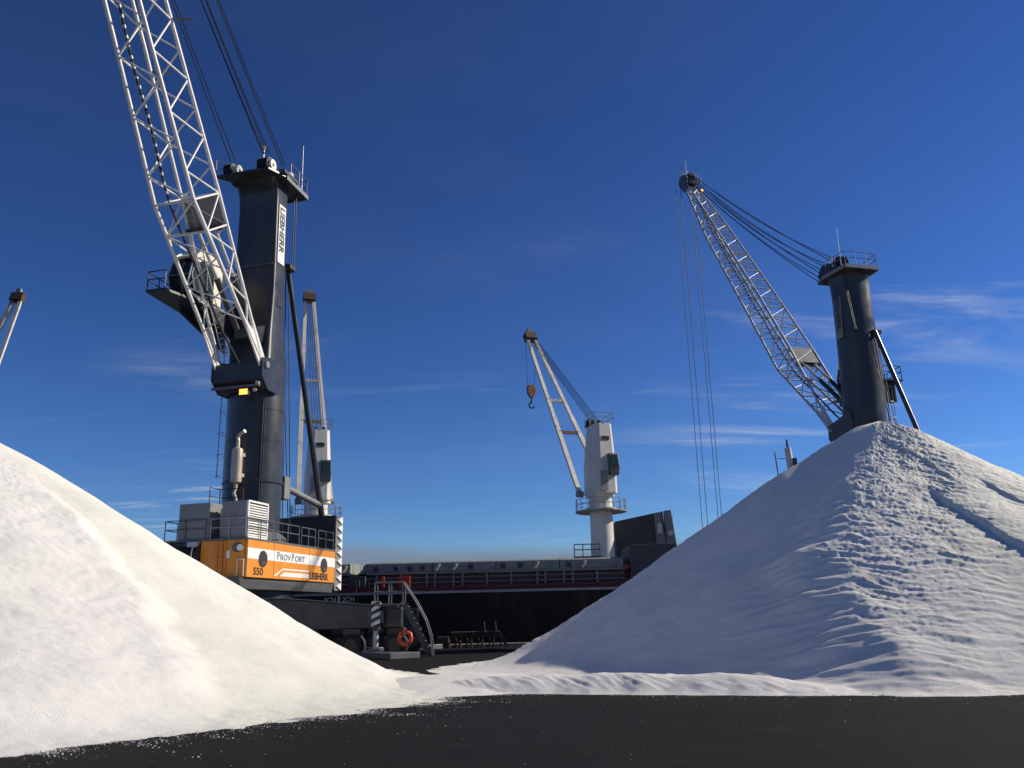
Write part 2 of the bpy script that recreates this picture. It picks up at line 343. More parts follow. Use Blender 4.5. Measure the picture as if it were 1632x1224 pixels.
#PILE0
def interp_az(a, tab):
    xs = np.array([t[0] for t in tab] + [tab[0][0] + 360.0]); ys = np.array([t[1] for t in tab] + [tab[0][1]])
    aa = (a - xs[0]) % 360 + xs[0]
    # linear table smoothed round the circle, so that no creases run down the cone
    g_ = np.arange(720) * 0.5 + xs[0]; v = np.interp(g_, xs, ys); w = np.exp(-0.5 * (np.arange(-36, 37) * 0.5 / 1.7) ** 2); w /= w.sum()
    v = np.convolve(np.concatenate([v[-36:], v, v[:36]]), w, 'valid')
    return np.interp(aa, np.append(g_, xs[0] + 360), np.append(v, v[0]))
def cone(dx, dy, Hh, rad, ktail, eps, a=None):
    d = np.hypot(dx, dy); a = np.degrees(np.arctan2(dy, dx)) if a is None else a
    Ra = interp_az(a, rad); k = interp_az(a, ktail)
    s = (Hh + eps) / Ra
    z0 = Hh - np.sqrt((s * d) ** 2 + eps ** 2) + eps
    return k * np.logaddexp(0, z0 / k) - 0.03
def smax(a, b, k):
    h = np.clip(0.5 + 0.5 * (a - b) / k, 0, 1); return b * (1 - h) + a * h + k * h * (1 - h)
RIGHT_C = (14.6, 34.0); RIGHT_H = 8.9
def right_pile(x, y):
    dx, dy = x - RIGHT_C[0], y - RIGHT_C[1]
    a = np.degrees(np.arctan2(dy, dx)); d = np.hypot(dx, dy); u = np.radians(a) * 12.0
    # the smooth flank and the slumped face meet along this wandering edge
    edge = np.interp(d, [0, 2.3, 5.4, 7.2, 8.3, 9.2, 10.4, 11.4, 12.5, 14, 15], [-112, -117, -125, -124, -122.5, -125.5, -122.5, -120.5, -118, -115, -113])
    edge = edge + 3.0 * fbm(d * 0.9, u * 0.25, 3, 71) + 1.5 * fbm(d * 4.0, u * 0.8, 2, 75)
    ae = a - (edge + 118.0) * np.exp(-((a - edge) / 14.0) ** 2)
    rad = [(-180, 15.3), (-170, 14.4), (-160, 13.7), (-150, 13.4), (-140, 13.5), (-130, 14.1), (-122, 14.9), (-118, 15.2), (-112, 14.9), (-105, 14.7), (-98, 14.8), (-88, 15.2), (-75, 15.4), (-60, 14.4), (-20, 11.0), (20, 11.0), (60, 12.5), (100, 15.3), (150, 15.6)]
    kt = [(-175, 0.62), (-158, 0.6), (-146, 0.4), (-128, 0.25), (-119, 0.18), (-110, 0.12), (-60, 0.12), (60, 0.3), (150, 0.4)]
    z = cone(dx, dy, RIGHT_H + 0.25, rad, kt, 0.45, ae)
    rad2 = [(-180, 13.5), (-90, 13.8), (0, 15), (90, 14)]; kt2 = [(-180, 0.15), (0, 0.15)]
    z2 = cone(x - 21.5, y - 37.0, 4.3, rad2, kt2, 0.9)
    z = smax(z, z2, 0.001 + 1.6 * sstep(np.maximum(z, z2), 0.1, 3.0))
    warp = fbm(u * 0.35, d * 0.5, 3, 5) * 1.6
    q_ = np.radians(a - edge) * d                       # metres past the edge of the slumped face
    slump = sstep(q_, -0.45, 0.55)
    fall = sstep(z, 0.0, 0.6)
    rough = slump * (1 - 0.5 * sstep(a - 3.0 * (5 - d), -97, -80)); rough = 0.08 + 0.92 * rough
    streak = fbm(u * 0.55 + 3.1 + d * 0.25, d * 4.0 - u * 0.6 + warp * 1.3, 4, 21, 0.66)
    lumps = fbm(x * 1.1, y * 1.1, 4, 31, 0.55)
    fine = fbm(u * 3.0, d * 9.0 - u, 2, 41, 0.8)
    grit = fbm(x * 8.5, y * 8.5, 2, 47, 0.7)
    disp = 0.076 * streak + 0.014 * lumps + 0.022 * fine + 0.020 * grit
    big = fbm(x * 0.22, y * 0.22, 3, 51) * 0.20
    z = z + 0.06 * slump * np.exp(-np.clip(q_, 0, 30) / 5.0) * sstep(d, 0.6, 3.0) * fall * (1 - sstep(a, 30, 80))
    z = z + rough * disp * (0.7 * sstep(z, -0.02, 0.12) + 0.3 * fall) + big * fall
    # low berm pushed up along the toe
    t_ = (x + 1.54) * 0.942 - (y - 23.12) * 0.335; w_ = (x + 1.54) * 0.335 + (y - 23.12) * 0.942 + 0.12 * fbm(t_ * 0.7, t_ * 0, 3, 81)
    zb = 0.40 * sstep(w_, -0.12, 1.0) * (1 - sstep(w_, 1.2, 2.8)) * sstep(t_, -2.6, 0.4) * (1 - 0.85 * sstep(t_, 6.5, 10.5)) * (1 - sstep(t_, 11, 15)) * (1 + 0.3 * fbm(t_ * 0.45, w_ * 0.3, 3, 85)) - 0.03
    zb = zb + sstep(zb, 0.0, 0.2) * (0.012 * lumps + 0.022 * streak + 0.012 * fine)
    zm = 0.44 - 0.135 * np.sqrt(((x + 1.6) * 0.8) ** 2 + (y - 25.6) ** 2 + 0.3) + 0.03 * fbm(x * 0.8, y * 0.8, 3, 87)
    zb = np.maximum(zb, zm)
    z = smax(z, zb, 0.001 + 0.12 * sstep(np.maximum(z, zb), 0.02, 0.3))
    # slip scarps running down the slope to the right
    for (a0, d0, a1, d1, h, w) in SCARPS:
        p0 = np.array([RIGHT_C[0] + d0 * math.cos(R(a0)), RIGHT_C[1] + d0 * math.sin(R(a0))]); p1 = np.array([RIGHT_C[0] + d1 * math.cos(R(a1)), RIGHT_C[1] + d1 * math.sin(R(a1))])
        e = p1 - p0; Ln = np.hypot(*e); e /= Ln; nn = np.array([e[1], -e[0]])
        t = (x - p0[0]) * e[0] + (y - p0[1]) * e[1]; q = (x - p0[0]) * nn[0] + (y - p0[1]) * nn[1] + 0.35 * fbm(t * 0.5, t * 0 + h * 9, 3, 61)
        m_ = sstep(t, 0, 1.0) * (1 - sstep(t, Ln - 1.2, Ln))
        z = z - m_ * h * sstep(q, -0.07, 0.07) * np.exp(-np.clip(q, 0, 9) / w)
    return z + 0.045 * fbm(x * 1.4, y * 1.4, 3, 91) * sstep(a, -150, -140) * sstep(z, -0.032, 0.02) * (1 - sstep(z, 0.06, 0.35))
SCARPS = [(-114, 2.2, -91.5, 6.2, 0.11, 1.2), (-101, 5.8, -92.5, 11.0, 0.17, 1.6), (-86, 5.6, -77, 9.0, 0.11, 1.2)]
LEFT_C = (-17.6, 27.0); LEFT_H = 8.15
def left_pile(x, y):
    dx, dy = x - LEFT_C[0], y - LEFT_C[1]
    rad = [(-150, 16.0), (-100, 17.2), (-70, 16.7), (-55, 15.9), (-45, 15.2), (-38, 14.9), (-30, 14.8), (-20, 14.9), (-8, 14.2), (10, 13.7), (30, 13.7), (60, 15), (120, 15)]
    kt = [(-150, 0.2), (-60, 0.2), (-45, 0.25), (-25, 0.4), (-10, 0.42), (20, 0.35), (120, 0.3)]
    z = cone(dx, dy, LEFT_H, rad, kt, 0.4)
    a = np.degrees(np.arctan2(dy, dx)); d = np.hypot(dx, dy); u = np.radians(a) * 12.0
    fall = sstep(z, 0.0, 0.6)
    # shoulder where an older face meets the fresh cone
    a0_ = np.interp(d, [3, 7, 10, 12, 14, 16], [-30, -32, -33, -35, -37.5, -41]) + 2.2 * fbm(d * 0.8, d * 0, 3, 171); fold = sstep(a, a0_ - 3.0, a0_ + 3.0)
    z = z + (1 - fold) * 0.30 * np.exp(-np.clip(a0_ - a, 0, 90) / 30.0) * fall * sstep(d, 4, 8)
    rough = 0.35 + 0.65 * (1 - fold)
    warp = fbm(u * 0.4, d * 0.4, 3, 15) * 1.5
    streak = fbm(u * 0.35, d * 1.6 + u * 0.2 + warp, 4, 121, 0.55)
    lumps = fbm(x * 0.9, y * 0.9, 4, 131, 0.5); fine = fbm(x * 5, y * 5, 3, 141, 0.6)
    z = z + rough * (0.034 * streak + 0.018 * lumps + 0.018 * fine) * (0.4 * sstep(z, -0.02, 0.12) + 0.6 * fall) + fbm(x * 0.2, y * 0.2, 3, 151) * 0.25 * fall
    return z + 0.045 * fbm(x * 1.4, y * 1.4, 3, 95) * sstep(z, -0.032, 0.02) * (1 - sstep(z, 0.06, 0.35))
#PILE1
def build_pile(name, fn, c, az_fine, rmax, n_fine=640, n_coarse=150, nr=360, tint=None):
    a0, a1 = az_fine
    az = np.concatenate([np.linspace(a0, a1, n_fine, endpoint=False), np.linspace(a1, a0 + 360, n_coarse, endpoint=False)])
    rr = np.linspace(0.02, 1, nr) ** 0.85 * rmax
    A, D = np.meshgrid(np.radians(az), rr, indexing='ij'); X = c[0] + D * np.cos(A); Y = c[1] + D * np.sin(A); Z = fn(X, Y)
    na = len(az)
    # stop just under the ground
    vis = Z > -0.02
    Z = np.maximum(Z, -0.02)
    idx = np.arange(na * nr).reshape(na, nr); nx = np.roll(idx, -1, axis=0)
    vn = np.roll(vis, -1, axis=0)
    okf = (vis[:, :-1] | vis[:, 1:] | vn[:, :-1] | vn[:, 1:])
    q = np.stack([idx[:, :-1], idx[:, 1:], nx[:, 1:], nx[:, :-1]], -1)[okf]
    co = np.stack([X, Y, Z], -1).reshape(-1, 3)
    top = len(co); co = np.vstack([co, [[c[0], c[1], float(fn(np.array([c[0]]), np.array([c[1]]))[0])]]])
    used, inv = np.unique(q, return_inverse=True); q = inv.reshape(q.shape)
    tri = [(top, idx[i, 0], nx[i, 0]) for i in range(na)]
    remap = {int(u): k for k, u in enumerate(used)}
    co2 = np.vstack([co[used], co[top]]); t_id = len(used)
    tris = np.array([(t_id, remap[int(b)], remap[int(d)]) for _, b, d in tri])
    me = bpy.data.meshes.new(name); me.vertices.add(len(co2)); me.vertices.foreach_set('co', co2.ravel().astype(np.float32))
    loops = np.concatenate([q.ravel(), tris.ravel()]); starts = np.concatenate([np.arange(len(q)) * 4, len(q) * 4 + np.arange(len(tris)) * 3])
    me.loops.add(len(loops)); me.loops.foreach_set('vertex_index', loops.astype(np.int32))
    me.polygons.add(len(starts)); me.polygons.foreach_set('loop_start', starts.astype(np.int32))
    me.update(calc_edges=True); me.shade_smooth(); me.materials.append(MATS['salt'])
    at_ = me.attributes.new('tint', 'FLOAT', 'POINT'); at_.data.foreach_set('value', np.clip(tint(co2[:, 0], co2[:, 1]), 0, 1).astype(np.float32))
    o = bpy.data.objects.new(name, me); C.objects.link(o); return o
def tint_right(x, y):       # greener salt low on the right, whiter elsewhere
    return 0.15 + 0.75 * sstep(x + 0.5 * fbm(x * 0.3, y * 0.3, 3, 9) * 6 - 0.25 * (y - 20), 8, 13) + 0.5 * fbm(x * 0.25, y * 0.25, 3, 19)
def tint_left(x, y):        # the fresh cone is yellower than the old face
    a = np.degrees(np.arctan2(y - LEFT_C[1], x - LEFT_C[0])); d = np.hypot(x - LEFT_C[0], y - LEFT_C[1])
    return 0.05 + 0.9 * sstep(a - np.interp(d, [3, 7, 10, 12, 14, 16], [-30, -32, -33, -35, -37.5, -41]), -3, 4) - 0.9 * sstep(a, -22, 8) * 0.6 + 0.45 * fbm(x * 0.35, y * 0.35, 3, 29)
tag(build_pile('salt_pile', right_pile, RIGHT_C, (-185, 25), 22.5, 900, 130, 470, tint_right), 'white salt pile half in shade, hiding the foot of the grey-boomed crane', 'salt pile')
tag(build_pile('salt_pile', left_pile, LEFT_C, (-120, 60), 20, 640, 150, 380, tint_left), 'sunlit white salt pile sloping down in front of the orange crane', 'salt pile')

# loose grains thrown out from the toes: nobody could count them
def grains():
    rng = np.random.default_rng(3); V = []; Fc = []
    octa_v = np.array([(1, 0, 0), (-1, 0, 0), (0, 1, 0), (0, -1, 0), (0, 0, 1), (0, 0, -0.4)], float)
    octa_f = np.array([(0, 2, 4), (2, 1, 4), (1, 3, 4), (3, 0, 4), (2, 0, 5), (1, 2, 5), (3, 1, 5), (0, 3, 5)])
    def along(fn, c, a0, a1, n, spread, smin, smax_):
        az = rng.uniform(a0, a1, n); rs = np.linspace(10, 22, 420)
        AA, DD = np.meshgrid(np.radians(np.linspace(a0, a1, 240)), rs, indexing='ij')
        zz = fn(c[0] + DD * np.cos(AA), c[1] + DD * np.sin(AA))
        toe = np.array([rs[max(0, np.nonzero(zz[i] > 0.01)[0].max())] for i in range(240)])
        tr = np.interp(az, np.linspace(a0, a1, 240), toe)
        d = tr - 0.15 + rng.exponential(spread, n) * np.exp(1.6 * fbm(az * 0.5, az * 0, 4, 201))
        size = smin + (smax_ - smin) * rng.random(n) ** 2.2 * rng.choice([1, 1, 1, 2.2], n)
        x = c[0] + d * np.cos(np.radians(az)); y = c[1] + d * np.sin(np.radians(az))
        kp = rng.random(n) < np.clip(0.55 + 1.5 * fbm(x * 0.9, y * 0.9, 3, 211), 0.08, 1); x, y, size = x[kp], y[kp], size[kp]; n = len(x)
        for i in range(n):
            t = rng.uniform(0, 6.28); cs, sn = math.cos(t), math.sin(t); v = octa_v * size[i] * rng.uniform(0.6, 1.2, 3)
            vv = np.stack([v[:, 0] * cs - v[:, 1] * sn + x[i], v[:, 0] * sn + v[:, 1] * cs + y[i], v[:, 2] + size[i] * 0.35], -1)
            Fc.append(octa_f + len(V) * 6); V.append(vv)
    along(left_pile, LEFT_C, -75, -10, 30000, 0.30, 0.003, 0.013)
    along(left_pile, LEFT_C, -75, -10, 700, 2.2, 0.004, 0.010)
    along(right_pile, RIGHT_C, -160, -95, 9000, 0.18, 0.003, 0.012)
    along(right_pile, RIGHT_C, -160, -95, 300, 2.0, 0.004, 0.010)
    V = np.concatenate(V); Fc = np.concatenate(Fc)
    me = bpy.data.meshes.new('salt_grains'); me.vertices.add(len(V)); me.vertices.foreach_set('co', V.ravel().astype(np.float32))
    me.loops.add(Fc.size); me.loops.foreach_set('vertex_index', Fc.ravel().astype(np.int32)); me.polygons.add(len(Fc)); me.polygons.foreach_set('loop_start', (np.arange(len(Fc)) * 3).astype(np.int32))
    me.update(calc_edges=True); me.materials.append(MATS['salt'])
    o = bpy.data.objects.new('salt_grains', me); C.objects.link(o); return o
tag(grains(), 'loose white salt grains strewn on the asphalt along the toes of the piles', 'salt grains', kind='stuff')
# ------------------------------------------------------------------ mobile harbour crane
# local frame of a crane: +x boom direction, +y its left side, z up, origin on the ground under the tower axis
FOOT = Vector((2.0, 0, 16.7)); PSI = R(56.3)
BE = Vector((math.cos(PSI), 0, math.sin(PSI))); BN = Vector((-math.sin(PSI), 0, math.cos(PSI)))   # along the boom, and from its belly to its back
BOOM_L = 42.0
def bpt(s, y, h): return FOOT + BE * s + BN * h + Vector((0, y, 0))
def lerp(t, tab):
    for (a, va), (b, vb) in zip(tab[:-1], tab[1:]):
        if t <= b: return va + (vb - va) * (t - a) / (b - a)
    return tab[-1][1]
def half_w(s): return lerp(s, [(0, 1.5), (10, 1.22), (18, 1.02), (30, 0.92), (BOOM_L, 0.45)])
def bot_h(s): return lerp(s, [(0, 0.0), (10.2, -2.05), (18.6, -1.75), (32, -1.2), (BOOM_L, -0.15)])
def top_h(s): return lerp(s, [(0, 0.0), (10.2, 0.62), (18.6, 0.78), (32, 0.7), (BOOM_L, 0.35)])

def build_crane(label, pos, heading, scale, under_yaw, main):
    root = empty('mobile_harbour_crane', pos, heading, scale)
    tag(root, label, 'crane')
    # ---------- tower
    rings = []
    def ring(z, ax, ay, p, ox=0.0, n=40):
        out = []
        for i in range(n):
            t = 2 * math.pi * i / n; c, s = math.cos(t), math.sin(t)
            out.append((ox + ax * math.copysign(abs(c) ** (2 / p), c), ay * math.copysign(abs(s) ** (2 / p), s), z))
        return out
    low = [ring(3.4, 1.74, 1.74, 2), ring(9.6, 1.70, 1.70, 2), ring(15.25, 1.68, 1.68, 2)]
    t = MB().loft(low).build('tower', 'charcoal_paint', root, smooth=50)
    MB().lathe([(1.72, 0), (1.78, 0.0), (1.78, 0.12), (1.72, 0.12)], (0, 0, 9.9), 48).build('weld_flange', 'charcoal_paint', t, smooth=40)
    MB().lathe([(2.1, 0), (2.1, 0.5), (1.75, 0.8)], (0, 0, 6.2), 48).build('base_ring', 'mid_grey_paint', t, smooth=40)
    up = [ring(15.2, 1.38, 1.40, 5, 0.0), ring(17.4, 1.25, 1.42, 7, 0.0), ring(19.5, 0.92, 1.46, 9, -0.12), ring(22, 0.80, 1.46, 10, -0.15), ring(27.6, 0.70, 1.40, 10, -0.05), ring(28.8, 0.74, 1.42, 10, 0.0), ring(29.4, 0.85, 1.45, 10, 0.1), ring(29.72, 1.05, 1.5, 10, 0.2)]
    if not main:
        up = [ring(15.2, 1.66, 1.66, 2.3), ring(17.4, 1.62, 1.62, 2.3), ring(19.5, 1.58, 1.58, 2.4), ring(22, 1.52, 1.54, 2.5), ring(27.6, 1.40, 1.44, 2.6), ring(28.8, 1.40, 1.44, 2.8), ring(29.4, 1.42, 1.46, 3), ring(29.72, 1.5, 1.55, 3)]
    up = [[(x, y + 0.36 * max(-1.0, min(0.0, (16.5 - z) / 3.0)), z) for x, y, z in rg] for rg in up]
    MB().loft(up).build('upper_tower', 'charcoal_paint', root, smooth=25 if main else 50)
    for z in (12.4, 14.3): MB().lathe([(1.69, 0), (1.708, 0.0), (1.708, 0.05), (1.69, 0.05)], (0, 0, z), 48).build('weld_seam', 'charcoal_paint', t, smooth=40)
    cd = MB()
    for q in (0.0, 0.09): cd.tube((1.30 - q, 1.22 + q, 6.8), (1.26 - q, 1.20 + q, 15.2), 0.03, n=6)
    cd.build('conduit', 'charcoal_paint', t)
    MB().box((0.82, -1.5, 23.8), (0.92, 1.1, 23.84)).build('weld_seam', 'mid_grey_paint', root) if main else None
    MB().box((-0.55, 1.10, 21.2), (0.15, 1.145, 21.9)).build('tower_hatch', 'charcoal_paint', root, bevel=0.01) if main else None
    # sign running down the tower's left side
    b = MB() if main else MB(lambda p: (p.x, p.y - 0.05 + 0.045 * (28.15 - p.z), p.z)); b.prism([(0.40, 1.075, 28.15), (-0.40, 1.075, 28.15), (-0.42, 1.115, 24.1), (0.40, 1.115, 24.1)], (0, 0.025, 0)); sgnp = b.build('sign_panel', 'white_print' if main else 'grey_paint', root)
    text('sign_lettering', 'LIEBHERR', 0.78, 'black_print', sgnp, (0.27, 1.108 if main else 1.066, 28.0), (0, 0.0099 if main else 0.0549, -1), (-1, 0, 0), 0.006, 0.95, 0.024)
    # ---------- tower head
    hd = MB().prism([(-2.25, -1.6, 29.72), (1.2, -2.0, 29.72), (2.15, -2.7, 29.72), (2.15, 1.2, 29.72), (0.8, 1.7, 29.72), (-2.25, 1.6, 29.72)], (0, 0, 0.16)).build('head_platform', 'charcoal_paint', root, bevel=0.02)
    MB().bar((-2.25, 1.63, 29.75), (0.8, 1.75, 29.75), 0.06, 0.3).bar((-2.25, -1.63, 29.75), (1.2, -2.05, 29.75), 0.06, 0.3).bar((-2.28, -1.63, 29.75), (-2.28, 1.63, 29.75), 0.06, 0.3).build('toe_board', 'grey_paint', hd)
    railing([(0.2, 1.68, 29.9), (-2.2, 1.55, 29.9), (-2.2, -1.55, 29.9), (-0.3, -1.85, 29.9)], 1.15, 'mid_grey_paint').build('head_railing', 'mid_grey_paint', hd)
    railing([(2.1, -2.65, 29.9), (1.2, -1.95, 29.9)], 1.1).build('head_railing', 'mid_grey_paint', hd)
    MB().prism([(1.9, -1.95, 29.9), (1.2, -1.95, 31.0), (-0.4, -1.95, 30.6), (-1.4, -1.95, 29.9)], (0, 0.12, 0)).prism([(1.9, 0.15, 29.9), (1.2, 0.15, 31.0), (-0.4, 0.15, 30.6), (-1.4, 0.15, 29.9)], (0, 0.12, 0)).box((-0.6, -1.8, 29.9), (1.2, 1.8, 30.15)).build('sheave_bracket', 'dark_paint', hd)
    for yc, xc, r_, n_ in ((-2.0, 1.35, 0.52, 3), (0.45, 1.35, 0.55, 4), (0.75, -0.45, 0.5, 3)):
        sh = MB()
        if not main: r_ *= 1.7
        for k in range(n_):
            y0 = yc - 0.3 + k * 0.2
            sh.loft([[(xc + rr * math.cos(q * math.pi / 14), yy2, 30.45 + rr * math.sin(q * math.pi / 14)) for q in range(28)] for rr, yy2 in ((r_ * 0.98, y0), (r_, y0 + 0.02), (r_ * 0.86, y0 + 0.07), (r_, y0 + 0.12), (r_ * 0.98, y0 + 0.14))])
        s_ = sh.build('sheave', 'dark_paint', root, smooth=40)
        MB().tube((xc, yc - 0.45, 30.45), (xc, yc + 0.62, 30.45), r_ * (0.66 if main else 0.4), n=20).build('sheave_cover', 'cream_paint' if main else 'dark_paint', s_, smooth=40)
        MB().tube((xc, yc - 0.5, 30.45), (xc, yc + 0.7, 30.45), 0.10, n=12).build('sheave_axle', 'cream_paint', s_, smooth=40)
    MB().tube((-1.6, 1.5, 29.9), (-1.6, 1.5, 33.4), 0.022, 0.012, n=6).build('antenna', 'galvanised', hd)
    MB().tube((1.2, 0.2, 30.9), (1.2, 0.2, 31.9), 0.06, n=8).box((1.1, 0.1, 31.75), (1.3, 0.3, 32.0)).build('wind_sensor', 'cream_paint', hd)
    # ---------- boom pivot bracket
    br = MB()
    br.prism([(0.9, -1.62, 16.9), (0.9, -1.62, 15.3), (1.9, -1.62, 15.3), (2.4, -1.62, 15.8), (2.4, -1.62, 16.9)], (0, 3.24, 0))
    bracket = br.build('pivot_bracket', 'dark_paint', root, bevel=0.04)
    for s in (-1, 1):
        MB().prism([(1.0, s * 1.63, 17.4), (-0.5, s * 1.5, 17.9), (-0.7, s * 1.5, 16.2), (0.6, s * 1.63, 15.25), (1.7, s * 1.63, 15.25), (2.45, s * 1.63, 15.95), (2.42, s * 1.63, 17.1)], (0, s * 0.09, 0)).build('cheek_plate', 'charcoal_paint', bracket, bevel=0.02)
        MB().tube((2.05, s * 1.3, 16.72), (2.05, s * 1.86, 16.72), 0.2, n=20).build('pivot_pin', 'grey_paint', bracket, smooth=40)
    MB().bar((2.45, -1.6, 15.4), (2.45, 1.6, 15.4), 0.14, 0.14).build('lamp_rail', 'mid_grey_paint', bracket)
    fl = MB().box((2.4, 0.38, 14.82), (2.62, 0.96, 15.22)).build('floodlight', 'black_rubber', root, bevel=0.02)
    MB().box((2.625, 0.41, 14.85), (2.66, 0.655, 15.18)).box((2.625, 0.685, 14.85), (2.66, 0.93, 15.18)).build('lamp_glass', 'amber_lamp', fl)
    MB().tube((2.5, 1.35, 15.1), (2.7, 1.42, 15.05), 0.11, n=12).build('spot_lamp', 'galvanised', root, smooth=40)
    MB().tube((2.5, 1.55, 15.5), (2.72, 1.58, 15.48), 0.11, n=12).build('spot_lamp', 'galvanised', root, smooth=40)
    # ---------- boom: chords, braces, plates
    boom = MB()
    ss = [0.0, 10.2, 18.6, 32.0, BOOM_L]
    bm_mat = 'white_boom_paint' if main else 'galvanised'
    for sy in (-1, 1):
        for hf in (bot_h, top_h):
            for a, b in zip(ss[:-1], ss[1:]):
                boom.tube(bpt(a, sy * half_w(a), hf(a)), bpt(b, sy * half_w(b), hf(b)), 0.116 if hf is bot_h else 0.108, n=12)
    boom = boom.build('boom', bm_mat, root, smooth=45)
    def cp(s, sy, top): return bpt(s, sy * half_w(s), top_h(s) if top else bot_h(s))
    st = [2.6, 4.0, 5.4, 6.9, 8.4, 10.2]
    while st[-1] < BOOM_L - 2.2: st.append(st[-1] + (1.55 if st[-1] < 30 else 1.4))
    for k in range(len(st) - 1):
        a, b = st[k], st[k + 1]; fl_ = k % 2
        for sy in (-1, 1):   # side faces
            rod('brace', cp(a, sy, fl_), cp(b, sy, 1 - fl_), 0.054, bm_mat, boom)
        for top in (0, 1):   # belly and back
            g1, g2 = (1, -1) if (fl_ + top) % 2 else (-1, 1)
            rod('brace', cp(a, g1, top), cp(b, g2, top), 0.048, bm_mat, boom)
    for s in (8.4, 10.2, 26, 34, 40.5):
        for top in (0, 1): rod('cross_member', cp(s, -1, top), cp(s, 1, top), 0.07, bm_mat, boom)
        for sy in (-1, 1): rod('cross_member', cp(s, sy, 0), cp(s, sy, 1), 0.06, bm_mat, boom)
    if not main:
        for k in range(4, len(st)):
            rod('cross_member', cp(st[k], -1, 1), cp(st[k], 1, 1), 0.06, bm_mat, boom)
            rod('cross_member', cp(st[k], -1, 0), cp(st[k], 1, 0), 0.05, bm_mat, boom)
    for sy in (-1, 1):       # foot plates
        y0 = lambda s: half_w(s) * sy
        pts = [bpt(-0.35, y0(0), -0.2), bpt(0.0, y0(0), -0.38), bpt(2.6, y0(2.6), bot_h(2.6) - 0.12), bpt(3.1, y0(3.1), bot_h(3.1) + 0.1), bpt(2.2, y0(2.2), 0.0), bpt(3.3, y0(3.3), top_h(3.3) - 0.05), bpt(3.0, y0(3.0), top_h(3.0) + 0.12), bpt(0.0, y0(0), 0.34), bpt(-0.35, y0(0), 0.2)]
        q = MB(); q.prism([p + Vector((0, -0.05, 0)) for p in pts], (0, 0.1, 0)); q.build('foot_plate', bm_mat, boom)
    pl = MB(); pl.prism([cp(8.45, -1, 1), cp(10.15, -1, 1), cp(10.15, 1, 1), cp(8.45, 1, 1)], BN * 0.04); pl.build('walkway_plate', 'grey_paint', boom)
    # hose bundle along the belly, clipped at intervals
    hp = [Vector((1.75, -0.2, 16.9)), bpt(2.5, -0.25, -0.5), bpt(6, -0.3, -1.15)] + [bpt(s, -0.32 + 0.05 * math.sin(s), bot_h(s) + 0.1) for s in np.arange(10, 40, 1.0)]
    MB().path(hp, 0.075, 8).build('hose_bundle', 'black_rubber', boom)
    for i in range(3, len(hp) - 1):
        for f_ in (0.2, 0.7):
            p = hp[i].lerp(hp[i + 1], f_); rod('hose_clip', p, p + BE * 0.16, 0.092, 'galvanised', boom)
    for s, sy in ((19.6, 1), (17.2, -1), (28, 1)):
        p = cp(s, sy, 1); q = p + Vector((-0.55, 1.0 if sy > 0 else 0.9, 0.05)); b_ = rod('rope_guide', p, q, 0.06, 'mid_grey_paint', boom)
    # boom head
    tip = bpt(BOOM_L, 0, 0)
    bh = MB(); bh.prism([bpt(BOOM_L - 1.2, -0.62, -0.6), bpt(BOOM_L + 0.9, -0.62, -0.75), bpt(BOOM_L + 1.3, -0.62, 0.1), bpt(BOOM_L + 0.4, -0.62, 1.0), bpt(BOOM_L - 1.0, -0.62, 0.7)], (0, 0.1, 0))
    bh.prism([bpt(BOOM_L - 1.2, 0.52, -0.6), bpt(BOOM_L + 0.9, 0.52, -0.75), bpt(BOOM_L + 1.3, 0.52, 0.1), bpt(BOOM_L + 0.4, 0.52, 1.0), bpt(BOOM_L - 1.0, 0.52, 0.7)], (0, 0.1, 0))
    bh = bh.build('boom_head', 'mid_grey_paint', root)
    for k in range(4):
        y = -0.45 + k * 0.28; c_ = bpt(BOOM_L + 0.5, y, -0.2)
        MB().tube(c_, c_ + Vector((0, 0.14, 0)), 0.62, n=22).build('tip_sheave', 'dark_paint', bh, smooth=40)
    c_ = bpt(BOOM_L - 0.1, -0.3, 0.9); MB().tube(c_, c_ + Vector((0, 0.6, 0)), 0.5, n=20).build('tip_sheave', 'dark_paint', bh, smooth=40)
    railing([tuple(bpt(BOOM_L - 1.5, -0.9, 0.9)), tuple(bpt(BOOM_L + 0.6, -0.9, 0.7)), tuple(bpt(BOOM_L + 0.6, 0.9, 0.7)), tuple(bpt(BOOM_L - 1.5, 0.9, 0.9))], 0.8, 'galvanised', 0.025).build('tip_railing', 'galvanised', bh)
    MB().prism([bpt(BOOM_L - 1.5, -0.9, 0.86), bpt(BOOM_L + 0.6, -0.9, 0.66), bpt(BOOM_L + 0.6, 0.9, 0.66), bpt(BOOM_L - 1.5, 0.9, 0.86)], (0, 0, 0.05)).build('tip_platform', 'mid_grey_paint', bh)
    MB().tube(bpt(BOOM_L + 0.6, 0.3, 0.9), bpt(BOOM_L + 0.6, 0.3, 0.9) + UP * 2.0, 0.03, 0.012, n=6).build('tip_antenna', 'galvanised', bh)
    c_ = bpt(BOOM_L - 2.3, -0.85, 0.5); MB().box(c_ - Vector((.12, .12, .06)), c_ + Vector((.12, .12, .12))).build('tip_lamp', 'amber_lamp', bh)
    # ropes: luffing falls from the head to the boom tip (slightly sagging), hoist falls at the tip
    def rope(p, q, r_, sag):
        p, q = Vector(p), Vector(q); n_ = 14; pts = []
        for i in range(n_ + 1):
            u_ = i / n_; v_ = p.lerp(q, u_); v_.z -= sag * 4 * u_ * (1 - u_); pts.append(v_)
        return MB().path(pts, r_, 6).build('rope', 'steel_rope', root)
    rr_ = 0.034 if main else 0.036; nr_ = -1
